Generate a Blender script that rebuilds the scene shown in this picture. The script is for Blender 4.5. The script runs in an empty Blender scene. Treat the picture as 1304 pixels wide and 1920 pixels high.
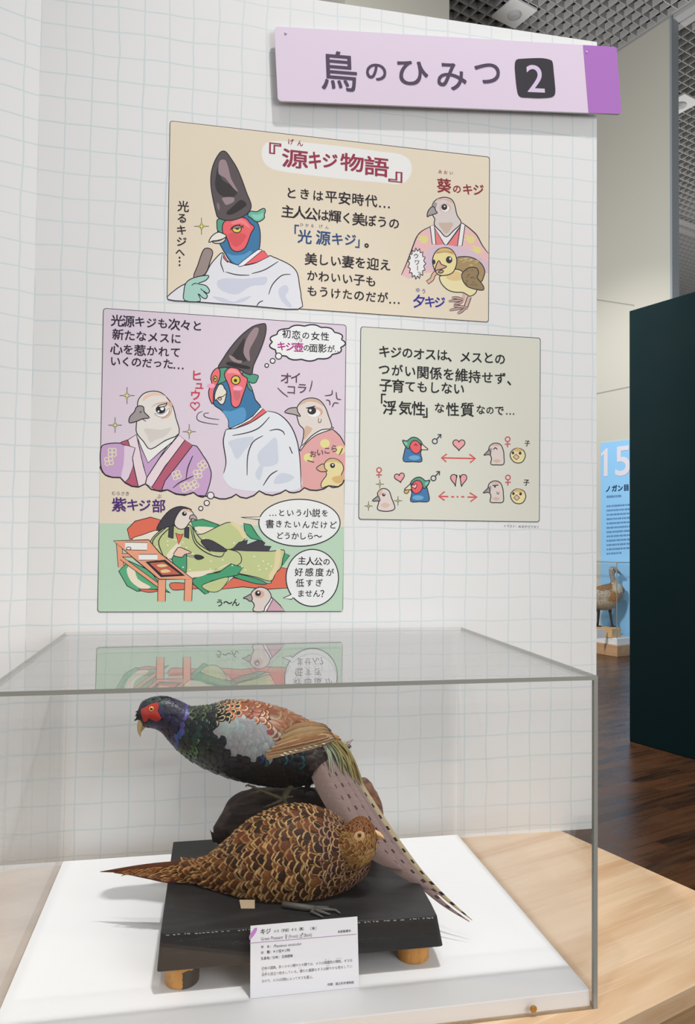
import bpy, bmesh, math, random
import numpy as np
from mathutils import Vector, noise
from mathutils.geometry import tessellate_polygon
from mathutils.bvhtree import BVHTree
random.seed(7)
rng = np.random.default_rng(5)
S = bpy.context.scene
COL = S.collection

# ---------------------------------------------------------------- camera
FPX = 1400.37                                   # focal length in pixels of the 1304x1920 frame
YAW, PITCH, ROLL = -0.1921, 0.0325, 0.0116
CAM = np.array([0.0, -1.5666, 0.63])
FW = np.array([-math.sin(YAW)*math.cos(PITCH), math.cos(YAW)*math.cos(PITCH), math.sin(PITCH)])
_r = np.array([math.cos(YAW), math.sin(YAW), 0.0]); _u = np.cross(_r, FW)
RT = math.cos(ROLL)*_r + math.sin(ROLL)*_u
UP = -math.sin(ROLL)*_r + math.cos(ROLL)*_u
cd = bpy.data.cameras.new('camera'); cam = bpy.data.objects.new('camera', cd); COL.objects.link(cam)
from mathutils import Matrix
M = Matrix(((RT[0], UP[0], -FW[0], CAM[0]), (RT[1], UP[1], -FW[1], CAM[1]), (RT[2], UP[2], -FW[2], CAM[2]), (0, 0, 0, 1)))
cam.matrix_world = M
cd.sensor_fit = 'VERTICAL'; cd.sensor_height = 36.0; cd.sensor_width = 36.0*1304/1920
cd.lens = FPX/1920*36.0; cd.clip_start = 0.02; cd.clip_end = 200
S.camera = cam

# ---------------------------------------------------------------- world, lamps, exposure
S.view_settings.view_transform = 'Standard'; S.view_settings.look = 'None'
S.view_settings.gamma = 1; S.view_settings.use_curve_mapping = False
S.view_settings.exposure = 0.0
S.cycles.transparent_max_bounces = 24; S.cycles.max_bounces = 10
w = bpy.data.worlds.new('world'); S.world = w; w.use_nodes = True
w.node_tree.nodes['Background'].inputs[0].default_value = (0.97, 0.985, 1.0, 1)
w.node_tree.nodes['Background'].inputs[1].default_value = 0.45
def lamp(name, kind, loc, target, power, size=0.1, spot=60, blend=0.6, color=(1, 1, 1)):
    l = bpy.data.lights.new(name, kind); l.energy = power; l.color = color
    if kind == 'SPOT':
        l.spot_size = math.radians(spot); l.spot_blend = blend; l.shadow_soft_size = size
    if kind == 'POINT': l.shadow_soft_size = size
    if kind == 'AREA':
        l.shape = 'DISK'; l.size = size
    o = bpy.data.objects.new(name, l); COL.objects.link(o); o.location = loc
    o.rotation_euler = (Vector(target)-Vector(loc)).to_track_quat('-Z', 'Y').to_euler()
    return o
lamp('ceiling_spotlight', 'SPOT', (0.60, -1.12, 3.9), (0.55, -0.1, 0.5), 185, 0.05, 70, 0.9, (1, 0.985, 0.96))
lamp('ceiling_spotlight', 'SPOT', (-0.35, -1.5, 3.9), (0.02, -0.25, 0.15), 75, 0.05, 36, 0.9, (1, 0.985, 0.96))
lamp('case_spotlight', 'SPOT', (0.42, -1.0, 3.3), (0.10, -0.28, 0.0), 112, 0.025, 32, 0.7, (1, 0.985, 0.965))
lamp('hall_fill', 'AREA', (1.7, -3.0, 1.5), (0.5, 0, 0.5), 38, 1.6)  # added fill behind the viewer, evens out the wall and case
lamp('gallery_fill', 'POINT', (1.0, 4.5, 3.0), (0, 0, 0), 700, 0.3)  # unseen fill added behind the grid wall, lifts the far wall and ceiling
lamp('gallery_fill', 'POINT', (9.5, 9.0, 3.2), (0, 0, 0), 500, 0.3)  # second added fill, out of view, brightens the right-hand ceiling
lamp('gallery_fill_spot', 'SPOT', (3.0, 5.0, 6.0), (5.4, 8.2, 0.2), 520, 0.1, 60, 0.8)  # unseen spot added to brighten the poster end of the gallery

# ---------------------------------------------------------------- pixel -> place helpers
def ray(px, py): return FW + RT*(px-652)/FPX + UP*(960-py)/FPX
def at_y(px, py, y=0.0):
    d = ray(px, py); return CAM + d*(y-CAM[1])/d[1]
def at_z(px, py, z=0.0):
    d = ray(px, py); return CAM + d*(z-CAM[2])/d[2]
def at_depth(px, py, t): return CAM + ray(px, py)*t
def pix(p):
    d = np.asarray(p)-CAM; z = d@FW
    return 652+FPX*(d@RT)/z, 960-FPX*(d@UP)/z
class Plane:
    def __init__(s, o, n, ax):
        s.o = np.array(o, float); s.n = np.array(n, float); s.n /= np.linalg.norm(s.n)
        s.ax = np.array(ax, float); s.ax /= np.linalg.norm(s.ax); s.az = np.cross(s.n, s.ax)*-1
        if s.az[2] < 0: s.az = -s.az
    def at(s, px, py, off=0.0):
        d = ray(px, py); o = s.o + s.n*off
        return CAM + d*((o-CAM)@s.n)/(d@s.n)

# ---------------------------------------------------------------- materials
def lin(c): c /= 255.0; return c/12.92 if c <= 0.04045 else ((c+0.055)/1.055)**2.4
KALB = 0.97
def rgb(h, k=None):
    k = KALB if k is None else k
    if isinstance(h, str): h = tuple(int(h[i:i+2], 16) for i in (0, 2, 4))
    return tuple(min(0.92, lin(v)*k) for v in h)
MATS = {}
def newmat(name):
    m = bpy.data.materials.new(name); m.use_nodes = True
    nt = m.node_tree; return m, nt, nt.nodes['Principled BSDF']
def mat(h, rough=0.5, spec=0.3, metal=0.0, k=None):
    key = (h, rough, spec, metal, k)
    if key not in MATS:
        m, nt, b = newmat('ink_'+str(h) if isinstance(h, str) else 'paint')
        b.inputs['Base Color'].default_value = (*rgb(h, k), 1)
        b.inputs['Roughness'].default_value = rough
        b.inputs['Specular IOR Level'].default_value = spec
        b.inputs['Metallic'].default_value = metal
        # a faint print grain so the surface is not perfectly even
        n = nt.nodes.new('ShaderNodeTexNoise'); n.inputs['Scale'].default_value = 400
        mr = nt.nodes.new('ShaderNodeMapRange'); mr.inputs[3].default_value = max(0, rough-0.03); mr.inputs[4].default_value = rough+0.03
        nt.links.new(n.outputs[0], mr.inputs[0]); nt.links.new(mr.outputs[0], b.inputs['Roughness'])
        MATS[key] = m
    return MATS[key]
def math_node(nt, op, a, b=None, c=None):
    n = nt.nodes.new('ShaderNodeMath'); n.operation = op
    for i, v in enumerate((a, b, c)):
        if v is None: continue
        if isinstance(v, (int, float)): n.inputs[i].default_value = v
        else: nt.links.new(v, n.inputs[i])
    return n.outputs[0]
def mixc(nt, f, a, b):
    n = nt.nodes.new('ShaderNodeMix'); n.data_type = 'RGBA'
    for i, v in ((0, f), (6, a), (7, b)):
        if isinstance(v, (int, float)): n.inputs[i].default_value = v
        elif isinstance(v, tuple): n.inputs[i].default_value = (*v, 1)
        else: nt.links.new(v, n.inputs[i])
    return n.outputs[2]
def smooth(nt, v, lo, hi, a=0.0, b=1.0):
    n = nt.nodes.new('ShaderNodeMapRange'); n.interpolation_type = 'SMOOTHSTEP'
    nt.links.new(v, n.inputs[0])
    for i, q in enumerate((lo, hi, a, b)): n.inputs[i+1].default_value = q
    return n.outputs[0]

def grid_wall_material(name, x0, z0, step=0.0505):
    m, nt, b = newmat(name)
    tc = nt.nodes.new('ShaderNodeTexCoord'); sp = nt.nodes.new('ShaderNodeSeparateXYZ')
    nt.links.new(tc.outputs['Object'], sp.inputs[0])
    def wob(scale, seed):
        mp = nt.nodes.new('ShaderNodeMapping'); mp.inputs['Location'].default_value = (seed, seed*2, 0)
        nt.links.new(tc.outputs['Object'], mp.inputs[0])
        n = nt.nodes.new('ShaderNodeTexNoise'); n.inputs['Scale'].default_value = scale; n.inputs['Detail'].default_value = 1
        nt.links.new(mp.outputs[0], n.inputs[0]); return math_node(nt, 'SUBTRACT', n.outputs[0], 0.5)
    lines = None
    for k, (ax, o) in enumerate(((0, x0), (2, z0))):
        v = math_node(nt, 'SUBTRACT', sp.outputs[ax], o)
        v = math_node(nt, 'DIVIDE', v, step)
        v = math_node(nt, 'MULTIPLY_ADD', wob(9, 3.1+k*7), 0.22, v)
        d = math_node(nt, 'ABSOLUTE', math_node(nt, 'SUBTRACT', math_node(nt, 'FRACT', math_node(nt, 'ADD', v, 0.5)), 0.5))
        wd = math_node(nt, 'MULTIPLY_ADD', wob(6, 11+k*5), 0.03, 0.030)
        f = math_node(nt, 'SUBTRACT', 1.0, smooth(nt, math_node(nt, 'DIVIDE', d, wd), 0.35, 1.5))
        lines = f if lines is None else math_node(nt, 'MAXIMUM', lines, f)
    strength = math_node(nt, 'MULTIPLY_ADD', wob(3, 30), 0.5, 0.62)
    f = math_node(nt, 'MULTIPLY', lines, strength)
    nt.links.new(mixc(nt, f, (0.80, 0.80, 0.795), (0.56, 0.665, 0.69)), b.inputs['Base Color'])
    b.inputs['Roughness'].default_value = 0.5; b.inputs['Specular IOR Level'].default_value = 0.25
    return m

def wood_material(name, c1, c2, c3, ang, rough=0.4, along=1.2, across=14, k=1.0):
    """grain running along direction ang (radians, in the XY plane)"""
    m, nt, b = newmat(name)
    tc = nt.nodes.new('ShaderNodeTexCoord'); mp = nt.nodes.new('ShaderNodeMapping')
    nt.links.new(tc.outputs['Object'], mp.inputs[0])
    mp.vector_type = 'TEXTURE'; mp.inputs['Rotation'].default_value = (0, 0, ang)
    mp.inputs['Scale'].default_value = (1/along, 1/across, 1/across)
    n = nt.nodes.new('ShaderNodeTexNoise'); n.inputs['Scale'].default_value = 1.0; n.inputs['Detail'].default_value = 5
    n.inputs['Distortion'].default_value = 0.5
    nt.links.new(mp.outputs[0], n.inputs[0])
    mp2 = nt.nodes.new('ShaderNodeMapping'); mp2.vector_type = 'TEXTURE'; mp2.inputs['Rotation'].default_value = (0, 0, ang)
    mp2.inputs['Scale'].default_value = (1/(along*4), 1/(across*14), 1/(across*14)); nt.links.new(tc.outputs['Object'], mp2.inputs[0])
    n2 = nt.nodes.new('ShaderNodeTexNoise'); n2.inputs['Scale'].default_value = 1.0; n2.inputs['Detail'].default_value = 3
    nt.links.new(mp2.outputs[0], n2.inputs[0])
    c = mixc(nt, smooth(nt, n.outputs[0], 0.33, 0.72), rgb(c1, k), rgb(c2, k))
    c = mixc(nt, smooth(nt, n2.outputs[0], 0.5, 0.8, 0, 0.5), c, rgb(c3, k))
    nt.links.new(c, b.inputs['Base Color']); b.inputs['Roughness'].default_value = rough
    b.inputs['Specular IOR Level'].default_value = 0.3
    return m

def acrylic_material():
    m = bpy.data.materials.new('clear_acrylic'); m.use_nodes = True; nt = m.node_tree; nt.nodes.clear()
    out = nt.nodes.new('ShaderNodeOutputMaterial'); mx = nt.nodes.new('ShaderNodeMixShader')
    tr = nt.nodes.new('ShaderNodeBsdfTransparent'); tr.inputs[0].default_value = (0.997, 0.998, 0.997, 1)
    gl = nt.nodes.new('ShaderNodeBsdfGlossy'); gl.inputs['Roughness'].default_value = 0.0
    g = nt.nodes.new('ShaderNodeNewGeometry'); vm = nt.nodes.new('ShaderNodeVectorMath'); vm.operation = 'DOT_PRODUCT'
    nt.links.new(g.outputs['Normal'], vm.inputs[0]); nt.links.new(g.outputs['Incoming'], vm.inputs[1])
    c = math_node(nt, 'ABSOLUTE', vm.outputs['Value'])
    p5 = math_node(nt, 'POWER', math_node(nt, 'SUBTRACT', 1.0, c), 5.0)        # Fresnel reflectance of acrylic (Schlick)
    f = math_node(nt, 'MULTIPLY_ADD', p5, 0.968, 0.032)
    nt.links.new(f, mx.inputs[0]); nt.links.new(tr.outputs[0], mx.inputs[1]); nt.links.new(gl.outputs[0], mx.inputs[2])
    nt.links.new(mx.outputs[0], out.inputs[0]); return m

# ---------------------------------------------------------------- object helpers
def tag(o, label=None, cat=None, group=None, kind=None):
    if label: o['label'] = label
    if cat: o['category'] = cat
    if group: o['group'] = group
    if kind: o['kind'] = kind
    return o
def thing(name, label, cat, loc=(0, 0, 0), group=None):
    o = bpy.data.objects.new(name, None); COL.objects.link(o); o.location = loc
    o.empty_display_size = 0.02
    return tag(o, label, cat, group)
class MB:
    """collects geometry in world coordinates; build() links it as ONE mesh object"""
    def __init__(s): s.v = []; s.f = []; s.mi = []; s.mats = []; s.uv = {}; s.attr = {}
    def slot(s, m):
        if m not in s.mats: s.mats.append(m)
        return s.mats.index(m)
    def add(s, vs, fs, m):
        k = len(s.v); i = s.slot(m); s.v.extend(tuple(map(float, v)) for v in vs)
        s.f.extend(tuple(k+j for j in f) for f in fs); s.mi.extend([i]*len(fs))
        return k
    def box(s, lo, hi, m):
        x0, y0, z0 = lo; x1, y1, z1 = hi
        vs = [(x0, y0, z0), (x1, y0, z0), (x1, y1, z0), (x0, y1, z0), (x0, y0, z1), (x1, y0, z1), (x1, y1, z1), (x0, y1, z1)]
        s.add(vs, [(0, 3, 2, 1), (4, 5, 6, 7), (0, 1, 5, 4), (1, 2, 6, 5), (2, 3, 7, 6), (3, 0, 4, 7)], m)
    def prism(s, poly, z0, z1, m, top=None):
        n = len(poly); top = top or poly
        vs = [(p[0], p[1], z0) for p in poly] + [(p[0], p[1], z1) for p in top]
        fs = [tuple(range(n))[::-1], tuple(range(n, 2*n))] + [(i, (i+1) % n, n+(i+1) % n, n+i) for i in range(n)]
        s.add(vs, fs, m)
    def rings(s, rings, m, caps=True):
        n = len(rings[0]); vs = [p for r in rings for p in r]; fs = []
        for a in range(len(rings)-1):
            for i in range(n):
                j = (i+1) % n; fs.append((a*n+i, a*n+j, (a+1)*n+j, (a+1)*n+i))
        if caps: fs += [tuple(range(n))[::-1], tuple(range((len(rings)-1)*n, len(rings)*n))]
        return s.add(vs, fs, m)
    def tube(s, pts, rad, m, n=8):
        pts = [np.array(p, float) for p in pts]; R = []
        if isinstance(rad, (int, float)): rad = [rad]*len(pts)
        ref = np.array([0.13, 0.2, 1.0])
        for i, p in enumerate(pts):
            t = pts[min(i+1, len(pts)-1)]-pts[max(i-1, 0)]; t /= np.linalg.norm(t)+1e-12
            a = np.cross(t, ref); a /= np.linalg.norm(a)+1e-12; b = np.cross(t, a)
            R.append([p+rad[i]*(math.cos(q)*a+math.sin(q)*b) for q in np.linspace(0, 2*math.pi, n, endpoint=False)])
        s.rings(R, m)
    def ball(s, c, r, m, nu=14, nv=9, sq=(1, 1, 1)):
        c = np.array(c); R = []
        for i in range(1, nv):
            a = math.pi*i/nv
            R.append([c+r*np.array([sq[0]*math.sin(a)*math.cos(q), sq[1]*math.sin(a)*math.sin(q), sq[2]*math.cos(a)]) for q in np.linspace(0, 2*math.pi, nu, endpoint=False)])
        s.rings(R, m)
    def build(s, name, parent=None, smooth_sh=False, bevel=0.0, recalc=True):
        org = np.array(parent.location) if parent is not None else np.zeros(3)
        if parent is not None and parent.parent is not None: org = org+np.array(parent.parent.location)
        me = bpy.data.meshes.new(name)
        me.from_pydata([tuple(np.array(v)-org) for v in s.v], [], s.f)
        for m in s.mats: me.materials.append(m)
        me.polygons.foreach_set('material_index', s.mi)
        if s.uv:
            uvl = me.uv_layers.new(name='UVMap')
            lv = np.zeros(len(me.loops), dtype=np.int32); me.loops.foreach_get('vertex_index', lv)
            uva = np.array([s.uv.get(i, (0, 0)) for i in range(len(s.v))], dtype=np.float32)
            uvl.data.foreach_set('uv', uva[lv].ravel())
        for an, d in s.attr.items():
            ca = me.color_attributes.new(an, 'FLOAT_COLOR', 'POINT')
            arr = np.array([(*d.get(i, (0, 0, 0)), 1) for i in range(len(s.v))], dtype=np.float32)
            ca.data.foreach_set('color', arr.ravel())
        if recalc:
            bm = bmesh.new(); bm.from_mesh(me); bmesh.ops.recalc_face_normals(bm, faces=bm.faces); bm.to_mesh(me); bm.free()
        if smooth_sh: me.polygons.foreach_set('use_smooth', [True]*len(me.polygons))
        me.update()
        o = bpy.data.objects.new(name, me); COL.objects.link(o)
        if parent is not None:
            o.parent = parent
        if bevel:
            b = o.modifiers.new('edges', 'BEVEL'); b.width = bevel; b.segments = 2; b.limit_method = 'ANGLE'
        return o

def catmull(P, closed=True, n=4):
    P = [np.array(p, float) for p in P]; N = len(P); out = []
    R = range(N) if closed else range(N-1)
    for i in R:
        if closed: p0, p1, p2, p3 = P[i-1], P[i], P[(i+1) % N], P[(i+2) % N]
        else: p0, p1, p2, p3 = P[max(i-1, 0)], P[i], P[i+1], P[min(i+2, N-1)]
        for k in range(n):
            t = k/n
            out.append(0.5*((2*p1)+(-p0+p2)*t+(2*p0-5*p1+4*p2-p3)*t*t+(-p0+3*p1-3*p2+p3)*t**3))
    if not closed: out.append(P[-1])
    return out

# ---------------------------------------------------------------- flat print: ink shapes and lettering lying on a plane
DX = 0.0000026
class Art:
    """ink on a plane; coordinates are those of a crop of the frame (x*sx+ox, y*sx+oy)"""
    def __init__(s, plane, base, ox=0, oy=0, sc=1.0):
        s.pl = plane; s.off = base; s.ox, s.oy, s.sc = ox, oy, sc; s.mb = MB()
    def crop(s, ox, oy, sc): s.ox, s.oy, s.sc = ox, oy, sc; return s
    def P(s, pts):
        if isinstance(pts, str): pts = [tuple(map(float, q.split(','))) for q in pts.split()]
        return [np.array((p[0]*s.sc+s.ox, p[1]*s.sc+s.oy)) for p in pts]
    def poly(s, h, P):
        tris = tessellate_polygon([[Vector((p[0], p[1], 0)) for p in P]])
        s.mb.add([s.pl.at(p[0], p[1], s.off) for p in P], [t for t in tris], mat(h))
        s.off += DX
    def ribbon(s, h, P, w, closed=False, taper=False):
        P = [np.array(p, float) for p in P]; n = len(P)
        if n < 2: return
        L, R = [], []
        for i in range(n):
            a = P[i-1] if (closed or i > 0) else P[i]; b = P[(i+1) % n] if (closed or i < n-1) else P[i]
            t = b-a; l = math.hypot(*t) or 1; nn = np.array((-t[1], t[0]))/l
            ww = w*0.66
            if taper and not closed: ww *= 0.35+0.65*math.sin(math.pi*min(1, max(0, (i+0.5)/n)))**0.6
            L.append(P[i]+nn*ww); R.append(P[i]-nn*ww)
        vs = [s.pl.at(*p, s.off) for p in L]+[s.pl.at(*p, s.off) for p in R]
        m = n if closed else n-1
        s.mb.add(vs, [(i, (i+1) % n, n+(i+1) % n, n+i) for i in range(m)], mat(h)); s.off += DX
    def f(s, h, pts, o=1.3, sm=True, oc='2a2630', n=3):
        P = s.P(pts)
        if sm: P = catmull(P, True, n)
        s.poly(h, P)
        if o: s.ribbon(oc, P, o, True)
    def l(s, h, pts, w=1.3, sm=True, taper=True):
        P = s.P(pts)
        if sm and len(P) > 2: P = catmull(P, False, 4)
        s.ribbon(h, P, w, False, taper)
    def ell(s, h, cx, cy, rx, ry=None, o=1.3, rot=0.0, oc='2a2630', n=24):
        ry = ry or rx
        q = [(cx+rx*math.cos(a)*math.cos(rot)-ry*math.sin(a)*math.sin(rot), cy+rx*math.cos(a)*math.sin(rot)+ry*math.sin(a)*math.cos(rot)) for a in np.linspace(0, 2*math.pi, n, endpoint=False)]
        P = s.P(q)
        if h: s.poly(h, P)
        if o: s.ribbon(oc, P, o, True)
    def cloud(s, h, cx, cy, rx, ry, bumps, amp=0.07, o=1.6, spiky=False, ph=0.0):
        q = []
        for a in np.linspace(0, 2*math.pi, bumps*8, endpoint=False):
            k = abs(math.sin((a+ph)*bumps/2)); k = (1-k) if spiky else k
            r = 1-amp+2*amp*k
            q.append((cx+rx*r*math.cos(a), cy+ry*r*math.sin(a)))
        P = s.P(q); s.poly(h, P); s.ribbon('2a2630', P, o, True)
    def star(s, cx, cy, r, h='e9df93'):
        pts = []
        for k in range(8):
            rr = r*0.62 if k % 2 == 0 else r*0.2
            pts.append((cx+rr*math.cos(k*math.pi/4), cy+rr*math.sin(k*math.pi/4)))
        s.f(h, pts, 1.0, False)
        s.l('2a2630', [(cx-r, cy), (cx-r*0.6, cy)], 0.9, False); s.l('2a2630', [(cx+r*0.6, cy), (cx+r, cy)], 0.9, False)
        s.l('2a2630', [(cx, cy-r*1.15), (cx, cy-r*0.6)], 0.9, False); s.l('2a2630', [(cx, cy+r*0.6), (cx, cy+r*1.15)], 0.9, False)
    def heart(s, cx, cy, wd, h='f0a8a8', o=1.3, rot=0.0, half=0, oc='2a2630'):
        q = []
        for a in np.linspace(0, 2*math.pi, 28, endpoint=False):
            x = 16*math.sin(a)**3/16; y = -(13*math.cos(a)-5*math.cos(2*a)-2*math.cos(3*a)-math.cos(4*a))/16
            if half and x*half < 0: x = 0.06*(1 if int(a*9) % 2 else -1)*1.0
            q.append((cx+wd/2*(x*math.cos(rot)-y*math.sin(rot)), cy+wd/2*(x*math.sin(rot)+y*math.cos(rot))))
        P = s.P(q)
        if h: s.poly(h, P)
        s.ribbon(oc, P, o, True)
    def build(s, name, parent): return s.mb.build(name, parent, recalc=False)

GLY = {}
_tc = bpy.data.curves.new('glyph', 'FONT'); _to = bpy.data.objects.new('glyph', _tc); COL.objects.link(_to)
def glyph(ch, off=0.0, shear=0.0, res=2):
    key = (ch, off, shear, res)
    if key not in GLY:
        _tc.body = ch; _tc.size = 1.0; _tc.offset = off; _tc.shear = shear; _tc.resolution_u = res; _tc.fill_mode = 'FRONT'
        dg = bpy.context.evaluated_depsgraph_get(); dg.update()
        ev = _to.evaluated_get(dg); me = ev.to_mesh()
        GLY[key] = (np.array([(v.co.x, v.co.y) for v in me.vertices] or [(0, 0)]), [tuple(p.vertices) for p in me.polygons])
        ev.to_mesh_clear()
    return GLY[key]
KANA = set(chr(c) for c in range(0x3041, 0x30ff))
class Text:
    def __init__(s, plane, off): s.pl = plane; s.off = off; s.mb = MB()
    def put(s, ch, px, py, h, col, wt=0.008, rot=0.0, fit=None, shear=0.0):
        if ch in ' \u3000': return
        g, fs = glyph(ch, 0.0, shear, 6 if fit else 2)
        lo, hi = g.min(0), g.max(0)
        o = s.pl.at(px, py, s.off); dep = (o-CAM)@FW
        if fit:
            q = (g-(lo+hi)/2)/np.maximum(hi-lo, 1e-6)*np.array(fit)
        elif ord(ch) < 0x2e80 and ch not in '…♂♀♡': q = (g-np.array([(lo[0]+hi[0])/2, 0.36]))*h
        else: q = (g-np.array([0.5, 0.38]))*h
        if rot: q = q@np.array([[math.cos(rot), math.sin(rot)], [-math.sin(rot), math.cos(rot)]])
        q = q*dep/FPX
        d = wt*h*dep/FPX*1.15; k = 0
        # a felt-pen stroke: the same glyph laid down with small shifts
        for dx, dz in (((0, 0),) if wt < 0.006 else ((d, d), (-d, d), (d, -d), (-d, -d)) if wt < 0.018 else ((d, d), (-d, d), (d, -d), (-d, -d), (1.4*d, 0), (-1.4*d, 0), (0, 1.4*d), (0, -1.4*d))):
            s.mb.add([o+s.pl.ax*(a[0]+dx)+s.pl.az*(a[1]+dz)+s.pl.n*(k*1.5e-6) for a in q], fs, mat(col, 0.6, 0.2)); k += 1
    def line(s, st, x0, y0, x1, y1, h, col, wt=0.008, jit=0.04, kana=0.9):
        n = len(st)
        for i, ch in enumerate(st):
            t = i/max(1, n-1)
            hh = h*(kana if ch in KANA else 1.0)*(1+random.uniform(-jit, jit))
            s.put(ch, x0+(x1-x0)*t, y0+(y1-y0)*t+random.uniform(-jit, jit)*h*0.5, hh, col, wt, random.uniform(-jit, jit))
    def many(s, items, col, wt=0.008):
        for it in items: s.put(it[0], it[1], it[2], it[3], col, wt, random.uniform(-.03, .03))
    def run(s, st, x0, y0, x1, y1, h, col, wt=0.0, shear=0.0):
        """proportional string stretched between two pixels"""
        g, fs = glyph(st, wt, shear); lo, hi = g.min(0), g.max(0)
        A = s.pl.at(x0, y0, s.off); B = s.pl.at(x1, y1, s.off); dep = (A-CAM)@FW
        L = np.linalg.norm(B-A); d = (B-A)/L
        s.mb.add([A+d*((a[0]-lo[0])/(hi[0]-lo[0])*L)+s.pl.az*((a[1]-0.36)*h*dep/FPX) for a in g], fs, mat(col, 0.6, 0.2))
    def build(s, name, parent): return s.mb.build(name, parent, recalc=False)
# ================================================================ THE SETTING
ANG = math.radians(20.5)
U = np.array([-math.sin(ANG), math.cos(ANG), 0.0])      # the hall's own axes: U away from the camera, V to the right
V = np.array([math.cos(ANG), math.sin(ANG), 0.0])
Z3 = np.array([0, 0, 1.0])
FLOOR = -0.85; TABLE = -0.022
def hall_box(mb, p, du, dv, z0, z1, m):
    """box from corner p, du along U, dv along V"""
    p = np.array(p, float); q = [p, p+V*dv, p+V*dv+U*du, p+U*du]
    mb.prism([(a[0], a[1]) for a in q], z0, z1, m)

# printed grid wall and its folded wing on the left
WX0, WX1, WTOP = -0.337, 0.8852, 1.79
b = MB(); b.box((WX0, 0, TABLE), (WX1, 0.06, WTOP), grid_wall_material('grid_wall_paper', -0.2867+0.02525*0, 1.6095))
tag(b.build('wall_back'), kind='structure')
b = MB(); b.box((-1.4, 0, TABLE), (0.0, 0.06, WTOP), grid_wall_material('grid_wing_paper', 0.0505*0.45, 1.6095))
wl = b.build('wall_left'); wl.location = (WX0, 0, 0); wl.rotation_euler = (0, 0, math.radians(21)); tag(wl, kind='structure')

# parquet floor
def floor_material():
    m, nt, b = newmat('parquet')
    tc = nt.nodes.new('ShaderNodeTexCoord'); mp = nt.nodes.new('ShaderNodeMapping'); mp.inputs['Rotation'].default_value = (0, 0, -ANG)
    nt.links.new(tc.outputs['Object'], mp.inputs[0])
    br = nt.nodes.new('ShaderNodeTexBrick'); br.inputs['Scale'].default_value = 1.0
    br.inputs['Brick Width'].default_value = 0.45; br.inputs['Row Height'].default_value = 0.075; br.inputs['Mortar Size'].default_value = 0.0012
    br.inputs['Color1'].default_value = (0.085, 0.034, 0.014, 1); br.inputs['Color2'].default_value = (0.018, 0.009, 0.006, 1); br.inputs['Mortar'].default_value = (0.006, 0.004, 0.003, 1)
    nt.links.new(mp.outputs[0], br.inputs[0])
    n = nt.nodes.new('ShaderNodeTexNoise'); n.inputs['Scale'].default_value = 5; n.inputs['Detail'].default_value = 6
    m2 = nt.nodes.new('ShaderNodeMapping'); m2.inputs['Scale'].default_value = (0.6, 7, 1); nt.links.new(mp.outputs[0], m2.inputs[0]); nt.links.new(m2.outputs[0], n.inputs[0])
    c = mixc(nt, smooth(nt, n.outputs[0], 0.3, 0.8, 0, 0.6), br.outputs[0], (0.11, 0.05, 0.022))
    nt.links.new(c, b.inputs['Base Color'])
    r = smooth(nt, n.outputs[0], 0.2, 0.8, 0.22, 0.36); nt.links.new(r, b.inputs['Roughness'])
    b.inputs['Specular IOR Level'].default_value = 0.5
    return m
b = MB(); b.box((-14, -6, FLOOR-0.1), (26, 30, FLOOR), floor_material()); tag(b.build('floor'), kind='structure')

# beige gallery wall far behind, its steel end post, and the open-cell ceiling
CREAM = (0.58, 0.565, 0.49)
def plain(name, c, rough=0.6, spec=0.25, bump=0.0):
    m, nt, b = newmat(name); b.inputs['Base Color'].default_value = (*c, 1); b.inputs['Roughness'].default_value = rough; b.inputs['Specular IOR Level'].default_value = spec
    n = nt.nodes.new('ShaderNodeTexNoise'); n.inputs['Scale'].default_value = 6
    nt.links.new(smooth(nt, n.outputs[0], 0.2, 0.8, max(0.02, rough-0.05), rough+0.05), b.inputs['Roughness'])
    return m
P0 = at_depth(1150, 1020, 10.0)                        # a point of the far wall
FARW = Plane(P0, -V, U*-1)
E0 = FARW.at(1257, 33)                                 # its near upper end
CEIL = float(E0[2])
cream = plain('cream_wall', CREAM); steel = plain('grey_steel', (0.33, 0.37, 0.40), 0.45, 0.4)
e = np.array([E0[0], E0[1], 0.0])
b = MB(); hall_box(b, e, 9.0, 0.12, FLOOR, CEIL, cream); tag(b.build('wall_far'), kind='structure')
b = MB(); hall_box(b, e-U*0.03-V*0.01, 0.03, 0.14, FLOOR, CEIL, steel); tag(b.build('trim_1'), kind='structure')
# joint line across the far wall
b = MB(); A = FARW.at(1110, 560.5, 0.0); B = FARW.at(1190, 572.5, 0.0)
for q0, q1 in ((A, B), (FARW.at(1105, 741, 0.0), FARW.at(1190, 723.5, 0.0))):
    dz = Z3*0.008; n = -V*0.004
    b.add([q0-dz, q1-dz, q1+dz, q0+dz, q0-dz+n, q1-dz+n, q1+dz+n, q0+dz+n], [(0, 1, 2, 3), (4, 5, 6, 7), (0, 1, 5, 4), (3, 2, 6, 7), (0, 3, 7, 4), (1, 2, 6, 5)], plain('joint', (0.36, 0.345, 0.31)))
tag(b.build('trim_2'), kind='structure')
# pale pillar seen over the wall's top edge
pe = at_depth(843, 10, 8.0)
b = MB(); hall_box(b, np.array([pe[0], pe[1], 0])-V*1.3, 0.6, 1.3, FLOOR, CEIL, cream); tag(b.build('wall_pillar'), kind='structure')

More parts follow.
